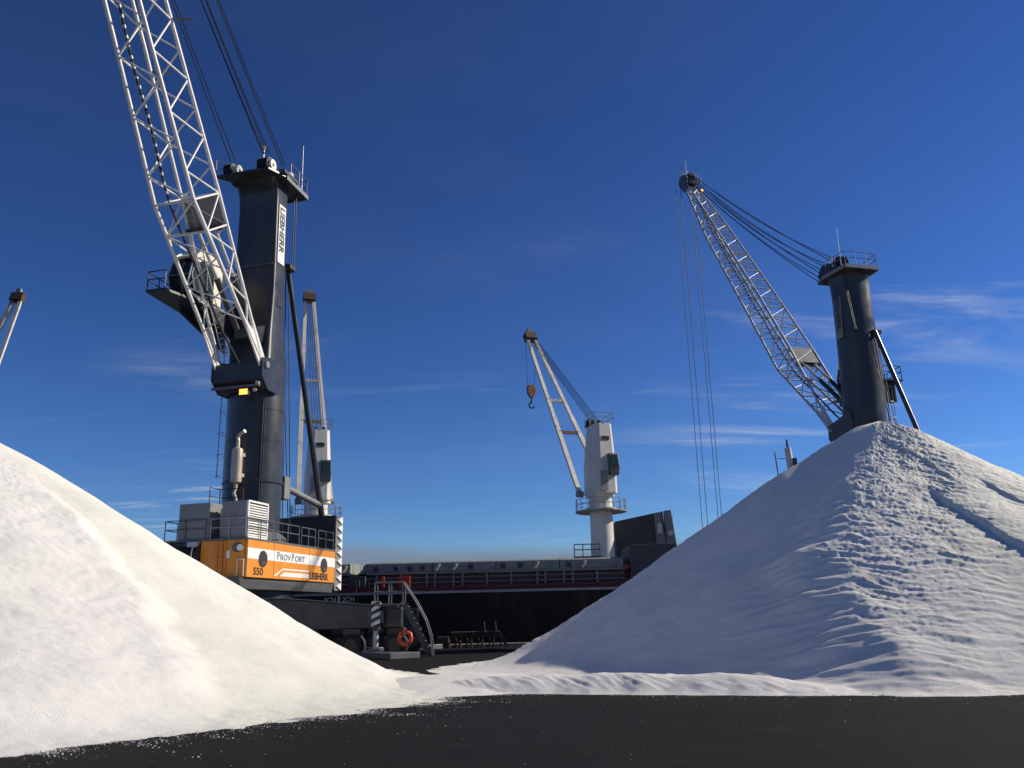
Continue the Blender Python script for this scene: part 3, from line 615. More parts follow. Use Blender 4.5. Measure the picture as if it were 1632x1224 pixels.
    for (y0, y1, z0, sg, x0) in ((-2.15, -0.95, 31.3, 0.4, 1.3), (-1.85, -0.8, 31.35, 0.6, 1.3), (0.2, -0.35, 31.45, 0.4, 1.3), (0.32, -0.2, 31.4, 0.7, 1.3), (0.5, 0.05, 31.45, 0.5, 1.3), (0.68, 0.3, 31.4, 0.85, 1.3), (0.65, 0.55, 31.4, 0.3, -0.4), (0.85, 0.85, 31.4, 0.6, -0.4)):
        if not main: nr_ += 1; y0 = 1.15 - 0.24 * nr_; z0 = 29.95 + 0.24 * nr_; y1 = 0.95 - 0.22 * nr_; x0 = 2.0 - 0.15 * nr_
        rope((x0, y0, z0), bpt(BOOM_L - 0.2, y1, 1.1), rr_, sg * (1 if main else 1.5))
    if not main:
        for dx, dy in ((0.9, -0.45), (0.9, 0.45), (-0.5, -0.4), (-0.5, 0.4)):
            p = bpt(BOOM_L + 0.5, dy, -0.3) + Vector((dx * 0.7, dy * 1.2, 0)); rope(p, (p.x, p.y, 4.2), 0.034, 0)
    # ---------- luffing cylinder between tower and boom
    for s in (-1, 1):
        a = Vector((1.55, s * 0.55, 19.0)); b = bpt(8.4, s * 0.55, 0.3)
        m_ = a.lerp(b, 0.55); lc = MB().tube(a, m_, 0.19, n=16).build('luffing_cylinder', 'dark_paint', root, smooth=40); MB().tube(m_, b, 0.11, n=14).build('piston_rod', 'galvanised', lc, smooth=40)
    MB().bar(bpt(8.35, -1.2, 0.25), bpt(8.35, 1.2, 0.25), 0.3, 0.3, BE).build('cylinder_yoke', 'dark_paint', boom)
    MB().prism([(0.3, -0.75, 18.4), (1.8, -0.75, 18.7), (1.8, -0.75, 19.3), (0.3, -0.75, 19.9)], (0, 1.5, 0)).build('cylinder_lug', 'charcoal_paint', root)
    # boom ladder next to the cylinders
    lad = MB()
    p0, p1 = bpt(0.8, -0.95, 0.3), bpt(9.6, -0.9, 0.5)
    for y in (-0.22, 0.22): lad.tube(p0 + Vector((0, y, 0)), p1 + Vector((0, y, 0)), 0.035, n=6)
    for k in range(26): q = p0.lerp(p1, k / 25); lad.tube(q + Vector((0, -.22, 0)), q + Vector((0, .22, 0)), 0.022, n=5)
    lad.build('boom_ladder', 'galvanised', boom)
    # ---------- operator cab on its outrigger platform (crane's right side)
    plf = MB().prism([(-1.3, -1.3, 20.35), (2.2, -1.3, 20.35), (6.5, -2.35, 20.35), (6.5, -3.6, 20.35), (2.0, -4.0, 20.35), (-1.3, -3.3, 20.35)], (0, 0, 0.14)).prism([(-0.6, -1.45, 20.3), (4.2, -1.45, 20.3), (4.2, -1.45, 19.9), (0.6, -1.45, 18.9), (-0.6, -1.45, 18.7)], (0, -0.15, 0)).prism([(-0.6, -2.9, 20.3), (4.2, -2.9, 20.3), (4.2, -2.9, 19.9), (0.6, -2.9, 18.9), (-0.6, -2.9, 18.7)], (0, -0.15, 0)).build('cab_platform', 'dark_paint', root)
    railing([(6.45, -2.4, 20.5), (6.45, -3.55, 20.5), (2.0, -3.95, 20.5), (-1.25, -3.25, 20.5), (-1.25, -1.6, 20.5)], 1.1, 'dark_paint', 0.036).build('platform_railing', 'dark_paint', plf)
    cb_ = MB()
    prof = [(1.8, 20.75), (1.65, 23.1), (2.2, 23.7), (4.1, 23.7), (4.6, 23.3), (4.7, 22.85), (4.3, 22.85), (4.05, 23.05), (3.2, 23.05), (2.8, 22.6), (2.75, 20.75)]
    for y in (-1.72, -3.38): cb_.prism([(x, y, z) for x, z in prof], (0, -0.1 if y > -2 else 0.1, 0))
    cb_.prism([(1.9, -1.82, 20.75), (1.75, -1.82, 23.1), (1.95, -1.82, 23.1), (2.1, -1.82, 20.75)], (0, -1.46, 0)).prism([(1.75, -1.82, 23.1), (2.3, -1.82, 23.65), (4.0, -1.82, 23.65), (4.5, -1.82, 23.3), (4.4, -1.82, 23.2), (3.95, -1.82, 23.5), (2.35, -1.82, 23.5), (1.9, -1.82, 23.0)], (0, -1.46, 0))
    cab = cb_.build('operator_cab', 'cream_paint', root)
    MB().prism([(2.42, -1.8, 20.8), (2.38, -1.8, 22.75), (2.62, -1.8, 23.12), (4.05, -1.8, 23.12), (4.62, -1.8, 22.8), (4.95, -1.8, 21.9), (4.55, -1.8, 20.95)], (0, -1.5, 0)).build('cab_glass', 'glass_dark', cab)
    fr = MB()
    for y in (-1.76, -3.34, -2.55):
        fr.bar((4.62, y, 22.85), (4.97, y, 21.9), 0.07, 0.07).bar((4.97, y, 21.9), (4.57, y, 20.9), 0.07, 0.07)
    fr.bar((4.98, -1.72, 21.9), (4.98, -3.38, 21.9), 0.06, 0.06).bar((3.4, -1.76, 20.85), (3.55, -1.76, 23.1), 0.06, 0.06)
    fr.build('window_frame', 'grey_paint', cab)
    MB().box((1.95, -3.3, 20.49), (4.5, -1.8, 20.78)).build('cab_base', 'dark_paint', cab)
    # ---------- caged ladder on the tower's right side
    lad = MB()
    for x in (-0.62, -0.18): lad.tube((x, -2.15, 9.0), (x, -2.15, 21.6), 0.042, n=6)
    for k in range(38): lad.tube((-0.62, -2.15, 9.1 + k * 0.3), (-0.18, -2.15, 9.1 + k * 0.3), 0.018, n=5)
    tl = lad.build('tower_ladder', 'galvanised', root)
    for k in range(8):
        z = 10.6 + k * 1.35; c = MB(); pts = [(-0.4 + 0.42 * math.cos(t_), -2.2 - 0.62 * math.sin(t_), z) for t_ in np.linspace(0, math.pi, 9)]
        c.path(pts, 0.025, 5).tube((-0.4, -1.6, z), (-0.4, -2.15, z), 0.03, n=6); c.build('cage_hoop', 'galvanised', tl)
    c = MB()
    for t_ in (0.6, 1.57, 2.5): c.tube((-0.4 + 0.42 * math.cos(t_), -2.2 - 0.62 * math.sin(t_), 10.6), (-0.4 + 0.42 * math.cos(t_), -2.2 - 0.62 * math.sin(t_), 20.05), 0.018, n=5)
    c.build('cage_bars', 'galvanised', tl)
    # ---------- rear stay and hoist ropes
    ky = 1 if main else -1.25
    MB().bar((-1.0, 0.9 * ky, 24.35), (-1.75, 0.9 * ky, 24.35), 0.75, 0.35).build('stay_bracket', 'dark_paint', root, bevel=0.02)
    MB().tube((-1.6, 0.75 * ky, 24.4), (-6.3, 1.45 * ky, 8.3), 0.17, 0.2, n=14).build('rear_stay', 'charcoal_paint', root, smooth=40)
    MB().tube((-1.6, 0.9 * ky, 10.1), (-6.0, 1.4 * ky, 9.3), 0.2, n=14).build('stay_beam', 'grey_paint', root, smooth=40)
    MB().box((-2.2, 0.5, 9.2), (-1.5, 1.3, 10.6)).build('stay_lug', 'grey_paint', root, bevel=0.03)
    for y, x in ((0.55, -2.0), (0.75, -2.6), (0.2, -3.4)): rope((-1.7, y * ky, 24.1), (x - 0.8, y * ky, 7.0), 0.032, 0)
    rope((-1.3, 1.3, 29.8), (-1.75, 1.1, 24.4), 0.03, 0); rope((-1.3, 1.15, 29.8), (-1.75, 0.95, 24.4), 0.03, 0)
    # ---------- machinery house
    # skirt
    sk = MB(); sk.loft([[(5.75, -3.0, 4.17), (5.75, 3.05, 4.17), (-5.2, 3.12, 4.17), (-5.2, -3.12, 4.17)], [(5.3, -2.8, 3.62), (5.3, 2.85, 3.62), (-5.1, 3.0, 3.62), (-5.1, -3.0, 3.62)]])
    sk.build('skirt', 'mid_grey_paint', root, bevel=0.02)
    MB().lathe([(2.6, 0), (2.6, 0.5), (2.3, 0.5)], (0, 0, 3.15), 40).build('slewing_ring', 'dark_paint', root, smooth=40)
    MB().box((-4.75, -3.05, 4.18), (5.2, 3.05, 6.12)).build('house_core', 'dark_paint', root)
    edges = [5.32, 2.62, -1.42, -4.78]
    for a, b in zip(edges[:-1], edges[1:]):
        for s in (1, -1):
            p = MB(); x0, x1 = a - 0.012, b + 0.012
            p.prism([(x0, s * 3.06, 4.2), (x0, s * 3.06, 6.14), (x1, s * 3.06, 6.14), (x1, s * 3.06, 4.2)], (0, s * 0.14, 0)).build('side_panel', 'orange_paint', root, bevel=0.025)
            if s > 0:
                MB().prism([(x0 - .004, 3.2, 5.16), (x0 - .004, 3.2, 5.72), (x1 + .004, 3.2, 5.72), (x1 + .004, 3.2, 5.16)], (0, 0.006, 0)).build('white_stripe', 'white_print', root)
    for y0, y1 in ((0.4, 1.75), (1.78, 3.05), (-3.05, -1.6)):
        MB().box((5.2, y0, 4.2), (5.34, y1 - 0.02, 6.14)).build('front_panel', 'orange_paint', root, bevel=0.025)
    MB().box((-4.75, -3.15, 6.14), (5.4, 3.22, 6.24)).build('house_deck', 'mid_grey_paint', root)
    if main:
        for x in (3.78, -3.28):
            h = MB().tube((x, 3.19, 5.2), (x, 3.222, 5.2), 0.44, n=40).build('round_vent', 'black_rubber', root, smooth=30)
            MB().tube((x - 0.06, 3.22, 4.98), (x - 0.06, 3.235, 4.98), 0.10, n=10).build('vent_latch', 'mid_grey_paint', h)
        Y1 = 3.204
        text('number_lettering', '550', 0.54, 'black_print', root, (4.72, Y1, 4.34), (-1, 0, 0), (0, 0, 1), 0.006, 1.25, 0.012, 1.0)
        text('owner_lettering', 'P', 0.62, 'teal_print', root, (2.35, Y1 + 0.005, 5.25), (-1, 0, 0), (0, 0, 1), 0.006, 0.95, 0.006)
        text('owner_lettering', 'ROV', 0.46, 'teal_print', root, (2.0, Y1 + 0.005, 5.25), (-1, 0, 0), (0, 0, 1), 0.006, 1.26, 0.006, 1.0)
        text('owner_lettering', 'P', 0.62, 'teal_print', root, (0.72, Y1 + 0.005, 5.25), (-1, 0, 0), (0, 0, 1), 0.006, 0.95, 0.006)
        text('owner_lettering', 'ORT', 0.46, 'teal_print', root, (0.34, Y1 + 0.005, 5.25), (-1, 0, 0), (0, 0, 1), 0.006, 1.26, 0.006, 1.0)
        text('maker_lettering', 'LIEBHERR', 0.54, 'black_print', root, (-1.5, Y1 + 0.003, 4.34), (-1, 0, 0), (0, 0, 1), 0.006, 1.02, 0.018)
        sw = lambda pts: [(x, Y1 - 0.003, z) for x, z in pts]
        MB().prism(sw([(2.62, 4.36), (2.30, 4.36), (1.75, 4.68), (1.55, 4.72), (-1.42, 4.72), (-1.42, 4.80), (1.45, 4.80), (1.70, 4.77)]), (0, 0.006, 0)).build('swoosh', 'white_print', root)
        MB().prism(sw([(1.95, 4.36), (-1.42, 4.36), (-1.42, 4.60), (1.35, 4.60), (1.50, 4.58)]), (0, 0.006, 0)).build('swoosh', 'white_print', root)
    # roof boxes
    gb = MB().box((3.0, -1.15, 6.25), (5.25, 0.75, 8.2)).build('engine_hood', 'grey_paint', root, bevel=0.03)
    lb = MB().box((3.15, 1.45, 6.25), (5.2, 2.95, 8.22)).build('cooler_box', 'grey_paint', root, bevel=0.03)
    fr = MB()
    for a, b in (((3.2, 6.3), (5.16, 6.3)), ((5.16, 6.3), (5.16, 8.18)), ((5.16, 8.18), (3.2, 8.18)), ((3.2, 8.18), (3.2, 6.3))): fr.bar((a[0], 2.99, a[1]), (b[0], 2.99, b[1]), 0.1, 0.1, Vector((0, 1, 0)))
    fr.build('louvre_frame', 'white_print', lb)
    MB().box((3.25, 2.951, 6.35), (5.1, 2.956, 8.12)).build('louvre_back', 'black_rubber', lb)
    for k in range(13):
        z = 6.42 + k * 0.132
        o = bpy.data.objects.new('louvre_slat', unit('box', 'louvre_slat', 'white_print')); C.objects.link(o); o.parent = lb
        o.matrix_local = Matrix.Translation((5.1, 2.985, z)) @ Matrix.Rotation(R(-90), 4, 'Y') @ Matrix.Diagonal((0.075, 0.05, 1.85, 1))
    # exhaust silencer and filters in front of the tower
    ex = MB().lathe([(0.10, 0), (0.12, 0.3), (0.31, 0.42), (0.32, 0.5), (0.32, 2.3), (0.31, 2.38), (0.12, 2.5), (0.11, 2.9)], (2.05, 0.15, 9.35), 24).build('exhaust_silencer', 'exhaust_steel', root, smooth=35)
    MB().path([(2.05, 0.15, 12.2), (2.03, 0.1, 12.45), (2.12, 0.3, 12.62), (2.2, 0.65, 12.75)], 0.11, 12).build('exhaust_tip', 'exhaust_steel', ex, smooth=60)
    MB().path([(2.05, 0.15, 9.4), (2.12, 0.1, 9.15), (2.2, 0.28, 8.85), (2.15, 0.33, 8.5), (2.2, 0.3, 7.0)], 0.1, 12).build('exhaust_pipe', 'exhaust_steel', ex, smooth=60)
    MB().box((1.5, 0.1, 11.3), (2.1, 0.45, 11.5)).box((1.5, 0.1, 10.1), (2.1, 0.45, 10.3)).build('exhaust_bracket', 'galvanised', ex)
    af = MB().tube((3.4, 0.95, 6.3), (3.4, 0.95, 8.0), 0.24, n=18).tube((3.4, 0.95, 8.0), (3.4, 0.95, 8.4), 0.3, n=18).build('air_intake', 'black_rubber', root, smooth=40)
    MB().tube((3.9, 1.0, 7.2), (3.9, 1.0, 8.1), 0.2, n=18).build('air_intake', 'cream_paint', root, smooth=40)
    MB().tube((4.5, 1.05, 6.3), (4.5, 1.05, 7.9), 0.13, n=14).build('air_intake', 'galvanised', root, smooth=40)
    MB().box((2.4, -0.6, 8.2), (3.4, 0.9, 8.26)).build('roof_platform', 'mid_grey_paint', root)
    railing([(3.4, -0.6, 8.25), (2.4, -0.6, 8.25), (2.4, 0.9, 8.25)], 1.1, 'dark_paint').build('roof_railing', 'dark_paint', root)
    # deck railings
    railing([(2.4, 3.12, 6.24), (-0.2, 3.12, 6.24)], 1.05).build('deck_railing', 'mid_grey_paint', root)
    railing([(-0.5, 3.12, 6.24), (-2.2, 3.12, 6.24)], 1.05).build('deck_railing', 'mid_grey_paint', root)
    railing([(-2.6, 3.12, 6.24), (-4.6, 3.12, 6.24)], 1.05).build('deck_railing', 'mid_grey_paint', root)
    railing([(5.32, 3.1, 6.24), (5.32, 0.9, 6.24)], 1.05).build('deck_railing', 'galvanised', root)
    railing([(5.32, 0.6, 6.24), (5.32, -1.9, 6.24), (3.2, -1.9, 6.24)], 1.05).build('deck_railing', 'mid_grey_paint', root)
    railing([(5.32, 3.12, 6.24), (2.7, 3.12, 6.24)], 1.05).build('deck_railing', 'mid_grey_paint', root)
    # front details
    if main:
        l_ = MB()
        for y in (1.45, 1.95): l_.tube((5.42, y, 4.3), (5.42, y, 6.1), 0.03, n=6)
        for k in range(7): l_.tube((5.42, 1.45, 4.45 + k * 0.26), (5.42, 1.95, 4.45 + k * 0.26), 0.022, n=6)
        l_.build('front_ladder', 'orange_paint', root)
        hl = MB().tube((5.34, 2.62, 5.72), (5.5, 2.62, 5.72), 0.24, n=20).build('horn', 'mid_grey_paint', root, smooth=40)
        MB().tube((5.5, 2.86, 5.7), (5.66, 2.95, 5.7), 0.17, n=18).build('work_lamp', 'cream_paint', root, smooth=40)
        MB().box((5.345, 1.98, 5.2), (5.38, 2.18, 5.6)).build('notice_plate', 'white_print', root)
        MB().path([(5.45, 2.7, 4.25), (5.45, 2.7, 5.1), (5.45, 3.08, 5.1), (5.45, 3.08, 4.25)], 0.03, 6).build('grab_rail', 'white_print', root)
        MB().path([(5.45, 0.55, 4.3), (5.45, 0.55, 4.95)], 0.03, 6).path([(5.45, 0.75, 4.3), (5.45, 0.75, 4.95)], 0.03, 6).build('grab_rail', 'white_print', root)
        wd = MB().tube((5.0, -1.5, 5.3), (5.0, 0.3, 5.3), 0.62, n=28).build('winch_drum', 'black_rubber', root, smooth=40)
        for yf in (0.3, -1.58): MB().tube((5.0, yf, 5.3), (5.0, yf + 0.08, 5.3), 0.8, n=28).build('drum_flange', 'dark_paint', wd, smooth=40)
        MB().path([(5.62, 0.1, 4.3), (5.75, 0.08, 5.0), (5.6, 0.06, 5.7), (5.3, 0.05, 6.12)], 0.04, 8).build('guard_hoop', 'white_print', root)
        MB().box((5.1, -0.3, 5.85), (5.6, 0.35, 6.12)).build('cable_box', 'galvanised', root, bevel=0.02)
    # counterweight at the rear
    cw = MB().box((-5.55, -3.1, 3.7), (-4.85, 3.1, 8.45)).build('counterweight', 'dark_paint', root, bevel=0.03)
    n_t = 9; z0, z1 = 3.75, 8.42; dz = (z1 - z0) / n_t
    MB().box((-5.5, 3.1, z0), (-4.87, 3.16, z1)).build('counterweight_end', 'grey_paint', cw)
    for k in range(n_t):
        za = z0 + k * dz
        MB().prism([(-5.62, 3.162, za + 0.02), (-5.62, 3.162, za + dz - 0.02), (-5.05, 3.162, za + dz / 2)], (0, 0.1, 0)).build('counterweight_tooth', 'white_print', cw)
    # ---------- undercarriage, set along the quay
    cy_, sy_ = math.cos(under_yaw), math.sin(under_yaw)
    T = lambda p: (cy_ * p.x + sy_ * p.y, -sy_ * p.x + cy_ * p.y, p.z)
    hub = MB(T); hub.box((-3.4, -3.6, 1.5), (3.4, 3.6, 2.75)); hub.T = None; hub.lathe([(2.5, 2.75), (2.35, 3.2)], (0, 0, 0), 36)
    hub.build('undercarriage', 'dark_paint', root, bevel=0.03)
    for s in (-1, 1):
        y = s * 4.0
        gd = MB(T)
        gd.prism([(-9.6, y - 0.45, 1.5), (-9.6, y - 0.45, 2.55), (-3.5, y - 0.45, 3.05), (3.5, y - 0.45, 3.05), (9.6, y - 0.45, 2.45), (9.6, y - 0.45, 1.5), (3.5, y - 0.45, 1.45), (-3.5, y - 0.45, 1.45)], (0, 0.9, 0))
        gd = gd.build('girder', 'dark_paint', root, bevel=0.03)
        e = MB(T); e.prism([(-9.6, y - 0.52, 2.58), (-3.5, y - 0.52, 3.08), (3.5, y - 0.52, 3.08), (9.6, y - 0.52, 2.48), (9.6, y - 0.52, 2.54), (3.5, y - 0.52, 3.14), (-3.5, y - 0.52, 3.14), (-9.6, y - 0.52, 2.64)], (0, 1.04, 0)); e.build('top_flange', 'mid_grey_paint', gd)
        for x in (-9.3, -7.0, -4.7, -2.4, 2.4, 4.7, 7.0, 9.3):
            bg_ = MB(T); bg_.box((x - 0.45, y - 0.4, 1.12), (x + 0.45, y + 0.4, 1.46)).prism([(x - 0.35, y - 0.2, 1.12), (x + 0.35, y - 0.2, 1.12), (x + 0.18, y - 0.2, 0.5), (x - 0.18, y - 0.2, 0.5)], (0, 0.4, 0)).tube((x, y - 0.75, 0.6), (x, y + 0.75, 0.6), 0.12, n=10)
            bg_ = bg_.build('bogie', 'dusty_steel', root)
            for yy in (y - 0.72, y + 0.32):
                w = MB(T); 
                w.loft([[(x + r_ * math.cos(q * math.pi / 14), yq, 0.6 + r_ * math.sin(q * math.pi / 14)) for q in range(28)] for r_, yq in ((0.36, yy), (0.54, yy), (0.6, yy + 0.07), (0.6, yy + 0.33), (0.54, yy + 0.4), (0.36, yy + 0.4))])
                w = w.build('wheel', 'black_rubber', root, smooth=40)
                rm = MB(T); rm.tube((x, yy - 0.012, 0.6), (x, yy + 0.412, 0.6), 0.34, n=18); rm.build('rim', 'dusty_steel', w, smooth=40)
        for sx_ in (-1, 1):
            jx, jy = sx_ * 8.35, s * 4.95
            arm = MB(T); arm.box((jx - 0.42, min(jy, y) - 0.1, 1.7), (jx + 0.42, max(jy, y) + 0.35, 2.4)); arm.build('outrigger_arm', 'dark_paint', root, bevel=0.02)
            jk = MB(T); jk.tube((jx, jy, 1.35), (jx, jy, 2.85), 0.25, n=20); jk.tube((jx, jy, 2.85), (jx, jy, 3.0), 0.1, n=10); jk = jk.build('support_jack', 'dark_paint', root, smooth=40)
            for k in range(4):   # diagonal bands wrapped round the jack
                bnd = MB(T); vv = []; n_ = 24
                for i in range(n_ + 1):
                    t_ = -math.pi * 0.9 + 1.8 * math.pi * i / n_; z_ = 1.32 + k * 0.38 + 0.34 * i / n_ * 1.9
                    for dz_ in (0, 0.19): vv.append((jx + 0.257 * math.sin(t_), jy - 0.257 * math.cos(t_), min(2.84, z_ + dz_)))
                bnd.add(vv, [(2 * i, 2 * i + 2, 2 * i + 3, 2 * i + 1) for i in range(n_)]); bnd.build('jack_band', 'white_print', jk)
            MB(T).tube((jx, jy, 0.42), (jx, jy, 1.35), 0.15, n=16).build('piston', 'galvanised', jk, smooth=40)
            pd = MB(T); a_ = R(-52) * sx_ * (-s); ca, sa = math.cos(a_), math.sin(a_)
            def rp(u, v, z): return (jx + u * ca - v * sa, jy + u * sa + v * ca, z)
            L0, W0 = 3.0, 0.85
            pd.loft([[rp(-L0, -W0, 0.012), rp(L0, -W0, 0.012), rp(L0, W0, 0.012), rp(-L0, W0, 0.012)], [rp(-L0, -W0, 0.3), rp(L0, -W0, 0.3), rp(L0, W0, 0.3), rp(-L0, W0, 0.3)]]).box((jx - .3, jy - .3, 0.3), (jx + .3, jy + .3, 0.45))
            pd.build('support_pad', 'mid_grey_paint', root, bevel=0.02)
    # access stairs at the right-hand end of the front girder
    sx0, y = 8.6, -4.9
    pf = MB(T); pf.box((sx0 - 0.3, y - 0.5, 2.62), (sx0 + 1.25, y + 0.6, 2.7)); pf = pf.build('stair_platform', 'mid_grey_paint', root)
    railing([(sx0 - 0.28, y - 0.45, 2.7), (sx0 + 1.2, y - 0.45, 2.7)], 1.1, 'grey_paint', 0.035, 0.9, T).build('stair_railing', 'mid_grey_paint', pf)
    railing([(sx0 - 0.28, y + 0.55, 2.7), (sx0 + 1.2, y + 0.55, 2.7)], 1.1, 'grey_paint', 0.035, 0.9, T).build('stair_railing', 'mid_grey_paint', pf)
    A0, A1 = Vector((sx0 + 1.25, y, 2.66)), Vector((sx0 + 2.6, y, 0.05))
    for yy in (-0.45, 0.5):
        q = MB(T); q.bar(A0 + Vector((0, yy, 0)), A1 + Vector((0, yy, 0)), 0.05, 0.26); q.build('stringer', 'dark_paint', root)
        q = MB(T); q.path([A0 + Vector((-0.05, yy, 1.1)), A0.lerp(A1, 0.35) + Vector((0.15, yy, 1.0)), A0.lerp(A1, 0.68) + Vector((0.22, yy, 0.9)), A0.lerp(A1, 0.86) + Vector((0.22, yy, 0.6)), A1 + Vector((0.12, yy, 0.0))], 0.04, 8); q.build('handrail', 'mid_grey_paint', root, smooth=60)
    for k in range(9):
        p = A0.lerp(A1, (k + 0.5) / 9); o = bpy.data.objects.new('tread', unit('box', 'tread', 'mid_grey_paint')); C.objects.link(o); o.parent = root
        o.matrix_local = Matrix.Translation(T(p)) @ Matrix.Rotation(-under_yaw, 4, 'Z') @ Matrix.Diagonal((0.26, 0.9, 0.04, 1))
    return root
# ------------------------------------------------------------------ the two cranes
h1 = math.atan2(-0.967, -0.256)
crane1 = build_crane('mobile harbour crane with orange house and white lattice boom raised past its cab', (-15.75, 52, 0), h1, 1.0, h1, True)
C2 = Vector((23.5, 57, 0)); h2 = math.atan2(0.958, -0.285)
crane2 = build_crane('dark harbour crane with thin grey boom and hanging ropes behind the half-shaded salt pile', C2, h2, 0.82, h2, False)
# life ring hung on the stairs
lr = empty('life_ring', (-15.75 + 9.95, 52 - 5.48, 0.95)); tag(lr, 'orange red life ring hanging beside the crane stairs', 'life ring')
MB().torus((0, 0, 0), (0.25, 1, 0), 0.33, 0.1).build('ring', 'orange_plastic', lr, smooth=60)
for k in range(4):
    t_ = k * math.pi / 2 + 0.6; c_ = Vector((math.cos(t_) * 0.33, -0.08 * math.cos(t_), math.sin(t_) * 0.33))
    d_ = Vector((-math.sin(t_), 0, math.cos(t_))) * 0.05
    MB().tube(c_ - d_, c_ + d_, 0.106, n=12).build('band', 'red_paint', lr, smooth=60)
# ------------------------------------------------------------------ bulk carrier alongside
HY = 63.6; DECK = 3.75
ship = empty('bulk_carrier', (0, HY + 15, -3)); tag(ship, 'black hulled bulk carrier moored along the quay, with grey hatches and white deck cranes', 'ship')
ST = lambda p: (p.x, p.y - HY - 15, p.z + 3)          # ship parts are laid out in world metres
def SB(): return MB(ST)
def plan(inset, z):
    i = inset
    return [(-92, HY + 30 - i, z), (-92, HY + i, z), (14, HY + i, z), (24, HY + 1.2 + i, z), (32, HY + 6 + i * 0.8, z), (38.5 - i, HY + 15, z), (32, HY + 24 - i * 0.8, z), (24, HY + 28.8 - i, z), (14, HY + 30 - i, z)]
SB().loft([plan(0.9, -4.5), plan(0.12, -2.5), plan(0, DECK)]).build('hull', 'hull_black', ship)
g_ = SB(); g_.prism([(-92, HY - 0.07, DECK - 0.10), (-92, HY - 0.07, DECK + 0.07), (-92, HY + 0.25, DECK + 0.07), (-92, HY + 0.25, DECK - 0.10)], (106, 0, 0)); g_.build('gunwale', 'gunwale', ship)
SB().loft([plan(0.3, DECK + 0.004), plan(0.3, DECK + 0.03)]).build('deck', 'deck_red', ship)
SB().box((-91, HY + 3.2, DECK + 0.03), (20, HY + 3.4, DECK + 0.55)).build('waterway_bar', 'deck_red', ship)
# hull lettering
text('hold_mark', '3CH', 0.50, 'lettering_tan', ship, ST(Vector((-13.75, HY - 0.012, 3.2))), (1, 0, 0), (0, 0, 1), 0.008, 0.92, 0.006)
text('hold_mark', '2CH', 0.50, 'lettering_tan', ship, ST(Vector((-12.45, HY - 0.012, 3.2))), (1, 0, 0), (0, 0, 1), 0.008, 0.92, 0.006)
SB().box((-12.75, HY - 0.014, 3.05), (-12.58, HY + 0.02, 3.62)).build('hold_mark', 'lettering_tan', ship)
# side rails: posts and wires
for k, (x0, x1) in enumerate(((-40, -11.5), (-10.6, 18))):
    r_ = SB()
    n_ = int((x1 - x0) / 1.5)
    for i in range(n_ + 1): r_.bar((x0 + i * 1.5, HY + 0.3, DECK), (x0 + i * 1.5, HY + 0.3, DECK + 0.95), 0.06, 0.03)
    for z in (0.35, 0.65, 0.95): r_.tube((x0, HY + 0.3, DECK + z), (x1, HY + 0.3, DECK + z), 0.022, n=5)
    r_.build('side_railing', 'deck_red', ship)
# hatches
def hatch(x0, x1, yh=HY + 6.2):
    c = SB(); c.box((x0, yh, DECK + 0.03), (x1, HY + 30 - 6.2, 5.4)); c = c.build('hatch_coaming', 'coaming_dark', ship)
    q = SB(); q.box((x0 - 0.15, yh - 0.45, 5.33), (x1 + 0.15, yh - 0.002, 5.47)); q.build('coaming_bar', 'hatch_grey', c)
    q = SB(); q.tube((x0, yh - 0.5, 4.65), (x1, yh - 0.5, 4.65), 0.05, n=6); q.tube((x0, yh - 0.42, 5.05), (x1, yh - 0.42, 5.05), 0.035, n=6); q.build('deck_pipe', 'stay_grey', c)
    x = x0 + 0.6; i = 0
    while x < x1 - 0.3:
        p = SB(); p.prism([(x, yh - 0.002, 3.8), (x, yh - 0.62, 3.8), (x, yh - 0.4, 5.3), (x, yh - 0.002, 5.3)], (0.12, 0, 0)); p.build('coaming_stay', 'stay_grey', c)
        x += (1.9, 2.05, 0.62, 1.45, 0.7, 1.9)[i % 6]; i += 1
    n_ = max(1, round((x1 - x0) / 4.9)); w = (x1 - x0) / n_
    for k in range(n_):
        a, b = x0 + k * w + 0.03, x0 + (k + 1) * w - 0.03
        cv = SB(); cv.prism([(a, yh - 0.25, 5.5), (a, yh - 0.18, 6.18), (a, yh + 0.1, 6.3), (a, HY + 15, 6.55), (a, HY + 30 - 6.4, 6.3), (a, HY + 30 - 6.0, 5.5)], (b - a, 0, 0)); cv = cv.build('hatch_cover', 'hatch_grey', ship, bevel=0.02)
        rnd = random.Random(k * 7 + int(x0))
        for fx in (0.1, 0.36, 0.62, 0.86):
            xx = a + (b - a) * (fx + rnd.uniform(-0.05, 0.05)); kind = rnd.random()
            d_ = SB()
            if kind < 0.4: d_.prism([(xx, yh - 0.23, 5.55), (xx - 0.32, yh - 0.55, 5.55), (xx, yh - 0.5, 6.02), (xx + 0.12, yh - 0.2, 6.08)], (0.2, 0.06, 0)); d_.build('cleat', 'hatch_grey', cv)
            elif kind < 0.75: d_.box((xx, yh - 0.45, 5.6), (xx + 0.08, yh - 0.2, 6.05)).box((xx + 0.26, yh - 0.45, 5.6), (xx + 0.34, yh - 0.2, 6.05)).tube((xx, yh - 0.36, 5.8), (xx + 0.34, yh - 0.36, 5.8), 0.07, n=8); d_.build('hinge', 'coaming_dark', cv)
            else: d_.tube((xx, yh - 0.4, 5.75), (xx + 0.5, yh - 0.38, 5.95), 0.05, n=8); d_.build('cleat_handle', 'stay_grey', cv)
hatch(-11.6, 8.4); hatch(-37, -13.0)
